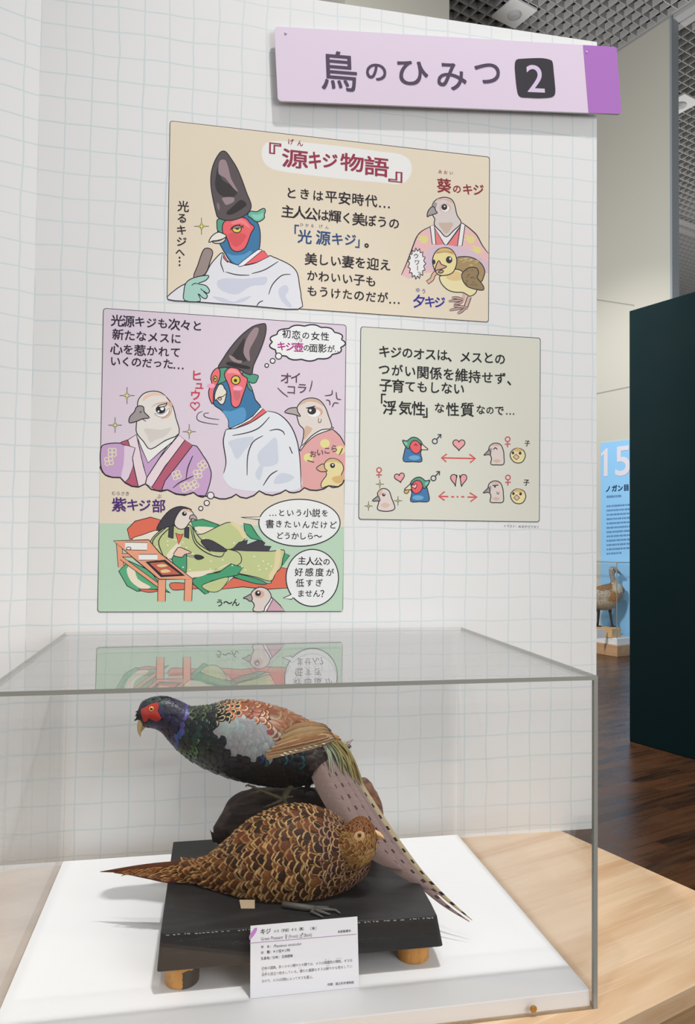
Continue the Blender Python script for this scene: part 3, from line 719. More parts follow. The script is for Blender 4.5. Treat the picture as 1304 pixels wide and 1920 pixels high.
for cx, cy in ((150, 1370), (120, 1450), (985, 1490), (940, 1570), (745, 1580), (825, 1690), (905, 1670)):
    for k in range(4):
        an = k*1.57+cx; a.ell(None, cx+26*math.cos(an), cy+26*math.sin(an), 20, 20, 1.5, oc='e9e3bf', n=12)
for q in ('895,1400 850,1510 832,1618', '905,1585 830,1620 770,1650 712,1698'): a.l('2a2630', q, 1.5)
a.star(287, 845, 68); a.star(177, 1118, 62); a.star(862, 1178, 60)
a.l('2a2630', '985,990 945,1010 932,1050 955,1080 1040,1102 1130,1112', 1.1); a.l('2a2630', '1045,1005 1005,1010 1000,1035 1050,1055 1140,1066', 1.1)
a.heart(915, 940, 84, None, 1.6, 0, 0, 'cf4558')
a.build('dreamt_lady_drawing', t2)
# ---- pheasant in white with both red cheeks, angry hen and chick
a = Art(WP, A0+0.00003, 380, 580, .2147)
a.f('e3a9a6', '852,1242 880,1190 1000,1090 1132,1045 1200,1105 1244,1190 1238,1490 1180,1548 1102,1540 1000,1580 890,1560 860,1556', 0)
a.l('2a2630', '1132,1045 1200,1105 1246,1190', 1.6)
for cx, cy in ((1070, 1172), (925, 1295), (1200, 1230)): a.ell('e8de95', cx, cy, 42, 38, 0)
a.f('efedee', '852,1240 866,1185 950,1105 1050,1048 1130,1028 1134,1046 1000,1095 905,1170', 1.3)
a.f('e2d8d0', '820,905 832,845 880,792 950,774 1020,792 1070,850 1102,935 1128,1036 1040,1052 950,1108 870,1190 882,1110 882,1045 845,1005', O)
a.f('d6b69e', '840,840 890,795 960,780 1030,805 1060,850 1000,815 930,805 880,825', 0); a.f('d6b69e', '900,1020 960,1040 930,1090 885,1140 890,1080', 0)
a.ell('d9b09c', 985, 895, 68, 44, 0); a.ell('f4f2ef', 975, 905, 54, 34, 0); a.ell('2d2a30', 955, 885, 38, 34, 0); a.ell('f4f2ef', 942, 882, 11, 11, 0); a.l('2a2630', '905,862 940,858 985,845', 2)
a.f('b4aaa8', '718,896 755,866 800,858 825,862 832,895 856,935 800,918 745,908', O)
a.l('2a2630', '1015,945 1012,980 1025,990 1036,975 1036,955', 1.0)
for q in ('1132,705 1128,745 1068,755', '1168,722 1176,780 1212,788', '1078,792 1108,800 1114,838', '1190,822 1152,818 1134,855'): a.l('5e4050', q, 1.9)
a.f('e8d9a0', '1045,1560 1036,1520 1060,1480 1085,1440 1062,1380 1075,1330 1120,1302 1180,1312 1222,1350 1232,1400 1212,1450 1235,1490 1200,1545 1102,1540', 1.2)
a.f('d9bb82', '1072,1340 1120,1305 1180,1315 1222,1355 1170,1335 1110,1335', 0); a.f('dbb57a', '1130,1470 1230,1450 1232,1500 1170,1520', 0)
a.ell('2d2a30', 1136, 1364, 22, 22, 0); a.ell('f4f2ef', 1138, 1358, 8, 8, 0); a.f('dcb193', '996,1385 1030,1358 1060,1352 1070,1390 1090,1412 1040,1418 1010,1405', 1.2)
for q in ('655,685 700,730 748,766', '958,622 950,670 934,720', '914,1320 975,1336', '1224,1210 1212,1240 1194,1272'): a.l('5e4a56', q, 1.8)
a.f('e5e8ed', '205,1050 300,1035 430,985 560,890 662,912 760,1002 822,1135 850,1300 860,1440 862,1556 700,1590 450,1590 260,1560 186,1480 185,1440 205,1330 182,1170 190,1090', 0)
for q in ('235,1150 430,1110 440,1150 370,1230 300,1310 250,1210', '480,1270 560,1180 640,1118 660,1250 650,1350 520,1370', '460,1440 510,1350 530,1380 500,1490', '620,1520 680,1430 800,1460 740,1510'): a.f('cfd6e3', q, 0)
for q in ('205,1050 192,1090 182,1170 205,1330 185,1430', '562,888 662,912 760,1002 822,1135 850,1300 862,1556', '205,1050 230,1045 300,1034 430,984 562,895', '262,1102 400,1075 500,1030 585,940', '528,1104 440,1160 395,1280 390,1450', '585,1060 650,1048 700,1065 718,1096', '760,1200 785,1260', '530,1540 590,1450 655,1408'): a.l('2a2630', q, 1.6)
a.f('3f7aa6', '98,820 80,700 90,620 150,590 330,560 402,650 440,720 462,790 510,858 440,930 350,990 236,1040 226,965 170,885 120,850', O)
a.f('5b9ccb', '175,888 250,890 350,855 380,905 360,980 240,1035 228,965', 0)
a.f('55a084', '138,512 200,505 230,540 205,620 170,640 110,660 150,600', 1.1); a.f('55a084', '345,555 400,560 484,576 478,615 462,640 430,645 402,632 440,712 400,690 380,620', 1.2)
a.f('f3f2f3', '505,856 530,868 420,970 292,1036 238,1042 350,990 440,932', 1.1, False); a.f('ea6a6f', '530,868 562,895 430,985 322,1028 292,1036 420,970', 1.1, False)
a.f('f0747a', '72,602 90,545 128,512 150,530 152,590 128,650 98,720 92,828 62,780 54,710 82,650', O)
a.f('f0747a', '192,580 205,535 250,506 310,520 350,575 392,606 378,680 350,760 322,838 282,856 252,825 246,745 228,665', O)
a.f('f59da0', '215,560 240,520 290,525 330,570 260,555', 0); a.f('cf6f78', '272,715 325,712 325,770 300,800 275,770', 0)
for cx in (75, 308): a.ell('f3a9c4', cx, 668 if cx < 100 else 690, 42 if cx > 100 else 36, 20, 0)
a.ell('e6d256', 290, 618, 38, 38, 1.4); a.ell('3a3034', 288, 622, 15, 15, 0); a.ell('e6d256', 110, 606, 17, 25, 1.2); a.ell('3a3034', 108, 606, 8, 11, 0)
a.f('e9e3d4', '108,796 106,745 125,690 148,655 178,660 192,690 210,715 205,760 190,815 165,832 142,815 122,790', O); a.l('2a2630', '118,792 140,770 175,762 205,738', 1.3); a.ell('dcb98a', 152, 782, 14, 12, 1.0)
a.f('5e5557', '552,135 540,125 500,130 430,155 330,235 240,340 180,430 136,508 200,505 300,515 380,560 430,566 446,490 500,370 540,260 556,180', O)
a.f('3b3639', '370,250 300,340 250,420 290,440 340,460 390,440 360,360', 0); a.f('a08a90', '490,165 450,165 400,230 370,300 358,380 390,440 415,445 410,360 450,280 480,220', 0); a.f('a08a90', '232,400 270,415 300,440 345,450 330,470 270,455 240,425', 0); a.f('2f2a2d', '205,470 240,458 330,480 410,500 405,522 320,512 230,492', 0)
a.cloud('eef0f0', 915, 292, 318, 152, 13, 0.05, 1.9, False, 0.2)
for cx, cy, r in ((665, 408, 27), (613, 450, 21), (561, 490, 16)): a.ell('eef0f0', cx, cy, r, r, 1.4)
a.build('white_robed_pheasant_drawing', t2)
a = Art(WP, A0+0.00028)
a.ribbon('2a2630', rim, 1.9)
for cx, cy, r in ((395.2, 929, 6.3), (388, 943.2, 5), (376.8, 953.3, 4)): a.ell('eee8ec', cx, cy, r, r, 1.3)
a.build('dream_cloud_rim', t2)
# ---- writing lady lying in green robes, desk, small hen, speech bubbles
a = Art(WP, A0+0.00003, 170, 890, .3757)
a.f('e2735b', '183,272 222,232 300,212 362,230 340,290 250,312 195,322', 1.2, False)
a.f('eee6d5', '205,325 260,300 340,280 300,370 260,380', 1.0)
a.f('5fb082', '140,482 190,430 300,480 340,540 400,592 330,572 232,582 182,555', 1.2, False); a.f('efe2cb', '180,470 215,455 235,520 300,560 255,570 200,530', 0); a.f('e2735b', '238,572 330,574 395,588 350,580 290,588', 1.0)
a.f('e2735b', '652,572 712,514 830,540 900,542 932,458 986,470 982,566 880,572 760,560', 1.2, False); a.f('e2735b', '400,540 500,545 560,565 480,572 410,575', 1.0)
a.f('4ca377', '500,232 560,222 640,250 660,275 600,300 520,280', 1.2, False); a.f('efe2cb', '520,262 600,262 640,275 560,300', 0)
a.f('4ca377', '765,242 800,250 832,300 862,332 800,318 770,290', 1.2, False)
a.f('4ca377', '958,455 994,402 960,388', 1.2, False)
a.f('c5cf94', '500,300 560,296 640,256 692,238 742,258 775,305 752,340 700,372 620,375 540,340', 1.2); a.f('e6d7a9', '695,240 740,250 778,300 765,320 735,275', 0)
a.f('c5cf94', '690,380 770,372 900,382 966,376 960,420 950,465 925,490 900,532 830,512 740,492 690,470', 1.2); a.f('e6d7a9', '925,382 950,378 940,460 900,525 890,500 915,460', 0)
a.f('4ca377', '700,500 745,498 840,522 880,545 830,545 740,520', 1.1)
a.f('c5cf94', '300,380 300,330 340,285 400,250 440,265 495,250 540,310 600,360 700,375 745,395 750,440 690,470 620,488 540,520 480,490 470,450 440,445 400,420 340,402', 1.2)
a.f('4ca377', '505,522 560,500 640,488 700,445 762,462 732,502 660,515 600,532 565,560 592,590 570,596 512,545', 1.2, False); a.f('efe2cb', '480,488 560,480 640,470 700,440 640,465 560,505 500,512', 0)
a.f('c5cf94', '555,556 610,530 690,512 650,575 600,585', 1.0); a.f('4ca377', '410,410 470,370 480,445 470,490 420,455', 1.1); a.f('efe2cb', '380,400 430,345 450,350 400,418', 0)
for k in range(46):
    x, y = random.uniform(330, 930), random.uniform(285, 480)
    if (x < 700 and y > 300) or (x > 700 and y > 385) or (560 < x < 740 and y > 265): a.ell('eef0dc', x, y, 4.5, 3.5, 0, n=8)
a.f('ea6a55', '425,290 445,300 462,295 440,350', 1.0, False)
a.f('45434a', '330,278 350,230 395,178 450,158 505,175 470,180 435,205 418,250 380,262', 1.2)
for q in ('392,256 415,256 412,320 388,312', '470,258 492,262 490,320 468,310'): a.f('45434a', q, 1.0, False)
a.f('45434a', '550,332 590,324 640,348 682,380 640,384 590,375', 1.0); a.f('45434a', '702,375 740,338 785,326 780,350 840,326 872,340 865,355 902,358 888,382 780,380', 1.0, False)
for q in ('500,262 520,340 580,390 650,410 670,380', '508,262 530,335 600,385', '330,400 310,330 380,262', '365,410 340,330 395,265'): a.l('3a383f', q, 1.6)
a.f('e6dcd2', '418,245 430,205 460,170 500,178 515,205 492,240 470,268 440,270', 1.2); a.f('dfb7a0', '455,180 490,172 505,190 480,182', 0)
a.f('b4aaa8', '498,204 520,202 532,226 510,220 494,222', 1.1); a.ell('2d2a30', 468, 195, 12, 11, 0); a.ell('f4f2ef', 471, 191, 4, 4, 0)
a.f('ecc9b2', '415,402 428,375 442,362 470,372 503,388 470,398 455,412', 1.1); a.l('2a2630', '478,404 522,408', 2.8, False, False); a.l('bdbdb8', '482,404 520,408', 1.6, False, False); a.f('3a383f', '520,402 545,402 566,414 540,424 522,416', 1.0)
for q, w_ in (('142,340 152,460', 7), ('155,402 300,402', 4), ('152,416 348,560', 4.2)): a.l('2a2630', q, w_+1.6, False, False); a.l('eda583', q, w_, False, False)
for q, w_ in (('356,522 354,632', 10), ('490,522 486,630', 10)): a.l('2a2630', q, w_+1.8, False, False); a.l('eda583', q, w_, False, False)
a.f('eda583', '114,330 290,325 345,390 512,522 342,522 230,430', 1.4, False)
a.f('2f2b30', '275,435 372,426 470,504 352,510', 1.0, False); a.f('c86a58', '292,441 366,434 448,497 358,502', 0.8, False); a.f('e6d29b', '330,452 360,446 385,455 350,462', 0); a.f('e6d29b', '350,478 380,472 400,484 360,490', 0)
for q, w_ in (('172,356 282,358', 10), ('240,412 334,412', 7.5)): a.l('2a2630', q, w_+1.6, False, False); a.l('efefea', q, w_, False, False)
a.ell('efefea', 190, 368, 12, 7, 1.0)
a.f('cfa9b4', '866,682 872,650 905,612 945,650 970,682', 1.3, False); a.f('efedee', '862,682 870,640 900,610 910,622 878,682', 1.1, False)
a.f('ded3cc', '800,620 806,585 840,562 882,572 902,612 872,660 862,682 812,680 818,650', 1.3); a.ell('d9b09c', 842, 596, 26, 20, 0); a.ell('2d2a30', 836, 592, 14, 14, 0); a.ell('f4f2ef', 838, 588, 5, 5, 0)
a.f('a9a09f', '762,616 785,604 800,597 808,622 795,632 780,620', 1.2)
a.build('writing_lady_drawing', t2)
a = Art(WP, A0+0.00030, 170, 890, .3757)
a.f('eef0f0', '752,213 870,212 860,226', 1.4, False); a.ell('eef0f0', 1043, 240, 203, 117, 1.5, n=48); a.f('eef0f0', '800,214 880,211 880,224', 0, False)
a.f('eef0f0', '962,616 1020,590 1005,622', 1.4, False); a.ell('eef0f0', 1107, 515, 131, 142, 1.5, n=48); a.f('eef0f0', '985,609 1030,585 1025,615', 0, False)
a.build('speech_bubbles', t2)
tx = Text(WP, B0+0.0005); D = '33263f'
tx.line('光源キジも次々と', 219.6, 600.5, 369.9, 611, 23, D, 0.010); tx.line('新たなメスに', 221.6, 627, 330.3, 635, 23, D, 0.010); tx.line('心を惹かれて', 218.6, 654, 329.2, 660, 23, D, 0.010); tx.line('いくのだった…', 216.5, 677, 335.3, 682.5, 22, D, 0.010)
tx.many([('ヒ', 368.8, 704, 22), ('ュ', 373.9, 721, 20), ('ウ', 366.8, 740.6, 21)], 'cf4558', 0.015)
tx.line('むらさき', 213.5, 924.5, 238.9, 925.5, 9, '6d5a62', 0.0); tx.put('ぶ', 298.8, 930.5, 9, '6d5a62', 0.0)
tx.many([('紫', 223.7, 946, 28), ('キ', 249, 946.5, 24), ('ジ', 271.4, 947.5, 24), ('部', 297.8, 948.5, 26)], '553079', 0.014)
tx.line('初恋の女性', 537.8, 626, 609.8, 631, 17.5, INK, 0.008); tx.many([('キ', 528, 648.7, 18), ('ジ', 544, 650, 18), ('壺', 560.4, 651, 19)], 'b52683', 0.014); tx.many([('の', 575.5, 652, 14), ('面', 588.3, 652.5, 17), ('影', 605, 653, 17.5), ('が', 621, 654, 15), ('…', 634, 654.5, 14)], INK, 0.008)
tx.put('つ', 556, 637.5, 6, 'b52683', 0.0); tx.put('ぼ', 564.5, 638, 7, 'b52683', 0.0)
tx.many([('オ', 536.7, 708.8, 23), ('イ', 555, 708, 22), ('コ', 546.4, 730.3, 20), ('ラ', 566.8, 728, 21)], '64475a', 0.008)
tx.line('おいこら', 587.2, 851, 627, 841, 16, '5a4450', 0.008)
tx.line('…という小説を', 512, 961, 609.6, 962, 16, INK, 0.01); tx.line('書きたいんだけど', 506.3, 982, 624.7, 984.5, 16.5, INK, 0.01); tx.line('どうかしら〜', 525, 1004.5, 596.5, 1005, 16, INK, 0.01)
tx.line('主人公の', 566.4, 1051.5, 612.7, 1053, 16.5, INK, 0.01); tx.line('好感度が', 560.8, 1072.5, 619, 1073.5, 17, INK, 0.01); tx.line('低すぎ', 562.7, 1092.8, 598.4, 1093, 16.5, INK, 0.01); tx.line('ません？', 564.6, 1112.7, 608.9, 1113, 16.5, INK, 0.01)
tx.line('う〜ん', 412.4, 1130.3, 442.4, 1129.5, 17, INK, 0.010)
tx.build('lettering', t2)

# ---------------------------------------------------------------- lower right panel
RIGHTC = [(676.5, 612), (1014.5, 633.5), (1012.5, 979), (672.5, 974)]
t3, in3 = panel('square pale green comic panel with hearts, arrows and bird heads at the right', RIGHTC, 'dcdcce')
a = Art(WP, A0, 660, 600, .2914)
def cock(dx, dy, s, wink):
    def q(st): return [(dx+s*float(p.split(',')[0]), dy+float(p.split(',')[1])) for p in st.split()]
    a.f('3f7aad', q('-72,90 -66,30 -55,-5 -30,-45 20,-50 48,0 38,38 46,92 -10,94'), 1.4); a.ell('6fa8d2', dx-2*s, dy+68, 36, 15, 0)
    a.f('57a086', q('-78,-45 -50,-40 -20,-62 12,-60 40,-38 50,-12 20,-32 -20,-28 -38,10 -56,-2 -66,-14'), 1.4); a.f('86cdb4', q('-70,-36 -50,-30 -48,-12 -62,-18'), 0)
    a.f('ea5f66', q('-32,-5 -15,-38 15,-40 40,-10 38,20 15,42 -15,30'), 1.3); a.f('e9dcc0', q('48,-18 70,0 86,16 46,16 42,0'), 1.3)
    if wink: a.l('7a2030', q('-2,-8 6,-20 16,-8'), 1.5)
cock(405, 818, 1, True); cock(425, 1075, -1, False)
a.heart(404, 1070, 34, 'f0c4c4', 1.2, -0.3, 0, '7a2030'); a.f('d9b36a', '338,1098 368,1092 360,1115 342,1114', 1.1)
def hen(x, y, mood):
    def q(st): return [(x+float(p.split(',')[0]), y+float(p.split(',')[1])) for p in st.split()]
    a.f('e0d3cc', q('-28,68 -24,30 -36,0 -42,-30 -30,-55 0,-68 34,-58 52,-20 56,20 54,68 10,72'), 1.4); a.f('dcb7a6', q('-32,-50 0,-66 36,-52 20,-48 -10,-50'), 0); a.f('d8b9a8', q('-15,45 10,36 36,45 10,60'), 0); a.f('a79b98', q('-40,-30 -22,-35 -24,-8 -36,0'), 0)
    a.f('a79d9b', q('-74,10 -52,-12 -38,-26 -30,6 -48,6'), 1.3)
    if mood: a.l('4a3035', q('-12,-26 0,-38 14,-26'), 1.7)
    else: a.l('4a3035', q('-14,-38 24,-40'), 1.8); a.ell('2d2a30', x+2, y-30, 6, 6, 0); a.l('2a2630', q('16,0 16,14 26,16 28,2'), 1.0)
hen(924, 860, True); hen(920, 1103, False)
def chick(x, y):
    a.f('ecdfa6', [(x+(48+3*math.sin(k*5))*math.cos(k*math.pi/8), y+(50+3*math.cos(k*7))*math.sin(k*math.pi/8)) for k in range(16)], 1.3); a.f('dcb87c', [(x-30, y-36), (x, y-49), (x+34, y-32), (x, y-26)], 0)
    a.ell('2d2a30', x-32, y-18, 8, 10, 0); a.ell('2d2a30', x+14, y-16, 9, 10, 0); a.f('e8c0a8', [(x-30, y+8), (x-12, y-10), (x+8, y+10), (x-10, y+26)], 1.2, False)
chick(1070, 873); chick(1073, 1135)
a.f('e2d5ce', '165,1215 172,1180 178,1150 165,1120 180,1094 208,1084 240,1100 256,1145 278,1210 240,1230 190,1228', 1.4); a.f('dcb7a6', '172,1105 195,1090 190,1125 172,1130', 0); a.f('ddbfb0', '185,1190 215,1175 245,1190 215,1210', 0); a.ell('2d2a30', 206, 1124, 11, 11, 0); a.ell('f4f2ef', 208, 1120, 4, 4, 0); a.f('a79d9b', '132,1164 155,1142 172,1134 182,1162 165,1164', 1.3)
a.star(181, 1056, 26); a.star(298, 1163, 26); a.star(108, 1197, 26)
a.heart(690, 800, 78, 'eea5a8'); a.heart(308, 1012, 66, 'eea5a8', 1.3, -0.2); a.heart(675, 1027, 82, 'eea5a8', 1.3, 0.15, -1); a.heart(702, 1027, 82, 'eea5a8', 1.3, -0.15, 1)
RD = 'd8504f'
a.l(RD, '582,887 792,891', 1.9, False, False)
for q in ('612,862 578,887 608,912', '758,864 796,891 762,918', '598,1104 560,1135 598,1160', '760,1112 806,1139 764,1168'): a.l(RD, q, 2.0, False, False)
a.l(RD, '565,1135 622,1136', 1.9, False, False)
for x in (640, 675, 705): a.l(RD, [(x, 1137), (x+(20 if x != 675 else 12), 1138)], 1.9, False, False)
a.l(RD, '745,1139 800,1140', 1.9, False, False)
for cx, cy in ((535, 780), (526, 1018)):
    a.ell(None, cx, cy, 16, 16, 1.5, oc='2c3550'); a.l('2c3550', [(cx+12, cy-12), (cx+38, cy-42)], 1.6, False, False); a.l('2c3550', [(cx+18, cy-42), (cx+40, cy-44), (cx+38, cy-20)], 1.6, False, False)
for cx, cy in ((1004, 767), (1006, 1013), (176, 965)):
    a.ell(None, cx, cy, 15, 15, 1.6, oc='c9565c'); a.l('c9565c', [(cx, cy+16), (cx-1, cy+52)], 1.6, False, False); a.l('c9565c', [(cx-18, cy+32), (cx+18, cy+31)], 1.6, False, False)
a.build('bird_heads_diagram', t3)
tx = Text(WP, B0+0.0005); G = '26282c'
tx.line('キジのオスは、メスとの', 721.2, 659, 938.3, 672.5, 26, G, 0.011); tx.line('つがい関係を維持せず、', 721, 692.5, 963, 711.5, 26, G, 0.011); tx.line('子育てもしない', 724, 722, 861, 729, 26, G, 0.011)
tx.many([('「', 711, 751, 28), ('浮', 731.4, 764, 28), ('気', 760.5, 765, 27), ('性', 785.5, 766, 28), ('」', 806, 770, 28), ('な', 824.6, 764.6, 21), ('性', 849.4, 767.5, 27), ('質', 877, 768, 28), ('な', 901.9, 768, 19), ('の', 919.4, 769, 17), ('で', 937, 769.5, 20), ('…', 957.2, 769.5, 20)], G, 0.011)
tx.put('子', 989.3, 831, 11.5, G, 0.012); tx.put('子', 987.8, 904.4, 12.5, G, 0.012)
tx.build('lettering', t3)
t = thing('credit_caption', 'tiny grey credit line printed under the pale green panel', 'caption', tuple(WP.at(978, 987, 0.0005)))
tx = Text(WP, 0.0006); tx.line('イラスト：ぬまがさワタリ', 947.5, 986, 1009, 988, 6.2, '5d6064', 0.0, 0.0); tx.build('lettering', t)
# ================================================================ BLACK STAND, LOG, LABEL
def black_wood():
    m, nt, b = newmat('black_stained_wood')
    tc = nt.nodes.new('ShaderNodeTexCoord'); mp = nt.nodes.new('ShaderNodeMapping'); mp.inputs['Scale'].default_value = (5, 30, 110)
    nt.links.new(tc.outputs['Object'], mp.inputs[0])
    n = nt.nodes.new('ShaderNodeTexNoise'); n.inputs['Scale'].default_value = 1; n.inputs['Detail'].default_value = 4; n.inputs['Distortion'].default_value = 0.6
    nt.links.new(mp.outputs[0], n.inputs[0])
    n2 = nt.nodes.new('ShaderNodeTexNoise'); n2.inputs['Scale'].default_value = 700; n2.inputs['Detail'].default_value = 2; nt.links.new(tc.outputs['Object'], n2.inputs[0])
    sp = math_node(nt, 'MULTIPLY', smooth(nt, n.outputs[0], 0.52, 0.72), smooth(nt, n2.outputs[0], 0.5, 0.66))
    c = mixc(nt, math_node(nt, 'MULTIPLY', sp, 0.35), (0.017, 0.017, 0.018), (0.16, 0.16, 0.16))
    nt.links.new(c, b.inputs['Base Color']); b.inputs['Roughness'].default_value = 0.42; b.inputs['Specular IOR Level'].default_value = 0.4
    bp = nt.nodes.new('ShaderNodeBump'); bp.inputs['Strength'].default_value = 0.12; bp.inputs['Distance'].default_value = 0.002
    nt.links.new(n.outputs[0], bp.inputs['Height']); nt.links.new(bp.outputs[0], b.inputs['Normal'])
    return m
SZ0, SZ1 = 0.032, 0.080
t = thing('display_stand', 'black stained wooden stand on four round feet carrying both pheasants', 'stand', (0.15, -0.33, 0.0))
BW = black_wood()
b = MB()
N_ = 40
def edge_pt(a, c, k, amp, seed): 
    p = np.array(a)+(np.array(c)-np.array(a))*k
    return p
top = [(-0.0409, -0.1775), (0.357, -0.1775), (0.3515, -0.364), (0.3485, -0.470), (0.346, -0.5065), (0.34, -0.5088)]
bot = [(-0.044, -0.174), (0.364, -0.174), (0.362, -0.36), (0.361, -0.470), (0.357, -0.5015), (0.352, -0.5032)]
top += [(-0.0440, -0.4910), (-0.0466, -0.4885)]; bot += [(-0.0480, -0.4985), (-0.0502, -0.4965)]
b.prism([p for p in bot], SZ0, SZ1, BW, top=[p for p in top])
b.build('board', t, bevel=0.0025)
# pale flecks on the front edge: wear, with the edge highlight painted in
b = MB(); wear_glint = plain('edge_wear_glint', (0.22, 0.22, 0.22), 0.7)
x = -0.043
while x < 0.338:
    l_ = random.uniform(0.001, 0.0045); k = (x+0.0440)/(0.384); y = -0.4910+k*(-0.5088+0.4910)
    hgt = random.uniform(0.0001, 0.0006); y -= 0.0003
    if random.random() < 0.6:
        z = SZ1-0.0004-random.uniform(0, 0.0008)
        b.add([(x, y-0.0009, z-0.0016), (x+l_, y-0.0009-0.0003, z-0.0016+random.uniform(-.0004, .0004)), (x+l_, y+0.0004, z-0.0016+hgt+0.0005), (x, y+0.0004, z-0.0016+hgt+0.0004)], [(0, 1, 2, 3)], wear_glint)
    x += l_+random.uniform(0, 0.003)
b.build('edge_wear_glint', t)
pine = wood_material('orange_pine', 'd49a55', 'c3873f', 'b0742f', 0.0, 0.45, 60, 12)
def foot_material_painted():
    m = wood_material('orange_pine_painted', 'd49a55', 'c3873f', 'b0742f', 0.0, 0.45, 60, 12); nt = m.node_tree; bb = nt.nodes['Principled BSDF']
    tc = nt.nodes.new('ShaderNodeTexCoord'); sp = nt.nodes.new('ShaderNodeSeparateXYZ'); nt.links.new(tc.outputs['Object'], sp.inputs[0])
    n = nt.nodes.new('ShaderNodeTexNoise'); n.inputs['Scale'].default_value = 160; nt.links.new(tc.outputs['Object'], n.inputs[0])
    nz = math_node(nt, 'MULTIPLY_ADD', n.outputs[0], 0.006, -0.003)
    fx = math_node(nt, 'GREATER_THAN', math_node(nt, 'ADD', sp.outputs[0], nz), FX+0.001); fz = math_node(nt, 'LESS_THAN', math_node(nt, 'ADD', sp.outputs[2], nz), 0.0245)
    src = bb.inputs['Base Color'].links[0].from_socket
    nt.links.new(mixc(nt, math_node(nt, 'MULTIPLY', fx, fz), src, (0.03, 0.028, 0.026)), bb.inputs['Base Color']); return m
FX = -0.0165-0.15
for i, (fx, fy) in enumerate(((-0.0165, -0.4665), (0.323, -0.4635), (-0.013, -0.205), (0.325, -0.205))):
    b = MB(); m_ = foot_material_painted() if i == 0 else pine
    b.rings([[(fx+r*math.cos(q), fy+r*math.sin(q), z) for q in np.linspace(0, 2*math.pi, 32, endpoint=False)] for r, z in ((0.0225, 0.0002), (0.0238, 0.0015), (0.0238, 0.0315))], m_)
    b.build('foot', t, smooth_sh=False, bevel=0.0006)

# ---------------------------------------------------------------- loft between two silhouette lines
class Loft:
    """body of revolution-like skin between an upper and a lower outline, given as frame pixels at a distance y"""
    def __init__(s, st, depth, flat=1.0):
        T, Bm, Y = [], [], []
        for (tx_, ty_), (bx_, by_), y in st:
            T.append(at_y(tx_, ty_, y)); Bm.append(at_y(bx_, by_, y)); Y.append(y)
        T = np.array(T); Bm = np.array(Bm); n = 64
        c = (T+Bm)/2; L = np.concatenate([[0], np.cumsum(np.linalg.norm(np.diff(c, axis=0), axis=1))])
        def res(A):
            q = np.array(catmull(A, False, 12)); cc = np.array(catmull(c, False, 12)); l = np.concatenate([[0], np.cumsum(np.linalg.norm(np.diff(cc, axis=0), axis=1))])
            u = np.linspace(0, l[-1], n); return np.stack([np.interp(u, l, q[:, k]) for k in range(q.shape[1])], 1), l[-1]
        s.T, s.len = res(T); s.B, _ = res(Bm)
        dp = np.array([[d] for d in depth]); s.d, _ = res(dp)
        s.c = (s.T+s.B)/2; s.u = (s.T-s.B)/2; s.n = n
        s.hw = np.linalg.norm(s.u, axis=1)*s.d[:, 0]
        tg = np.gradient(s.c, axis=0); tg /= np.linalg.norm(tg, axis=1)[:, None]; s.tg = tg
        side = np.cross(tg, s.u/np.linalg.norm(s.u, axis=1)[:, None]); side /= np.linalg.norm(side, axis=1)[:, None]
        side *= np.sign(-side[:, 1])[:, None]          # towards the visitor
        s.side = side
    def at(s, l, th):
        """l along 0..1, th: 0 = towards the visitor, pi/2 = top"""
        f = np.clip(l, 0, 1)*(s.n-1); i = np.minimum(f.astype(int), s.n-2); k = (f-i)[..., None]
        g = lambda A: A[i]*(1-k)+A[i+1]*k
        hw = (s.hw[i]*(1-k[..., 0])+s.hw[i+1]*k[..., 0])[..., None]
        return g(s.c)+g(s.u)*np.sin(th)[..., None]+g(s.side)*hw*np.cos(th)[..., None]
    def normal(s, l, th):
        e = 0.004
        a = s.at(l+e, th)-s.at(l-e, th); b = s.at(l, th+0.05)-s.at(l, th-0.05)
        n = np.cross(a, b); n /= np.linalg.norm(n, axis=-1)[..., None]+1e-12
        o = s.at(l, th)-s.at(l, th+math.pi)
        sg = np.sign((n*o).sum(-1)); sg[sg == 0] = 1
        return n*sg[..., None]
    def rad(s, l):
        i = int(np.clip(l, 0, 1)*(s.n-1)); return (np.linalg.norm(s.u[i])+s.hw[i])/2
    def skin(s, mb, m, shrink=0.97, nt_=28):
        R = []
        th = np.linspace(0, 2*math.pi, nt_, endpoint=False)
        for i in range(s.n):
            p = s.at(np.full(nt_, i/(s.n-1)), th); R.append([s.c[i]+(q-s.c[i])*shrink for q in p])
        mb.rings(R, m)

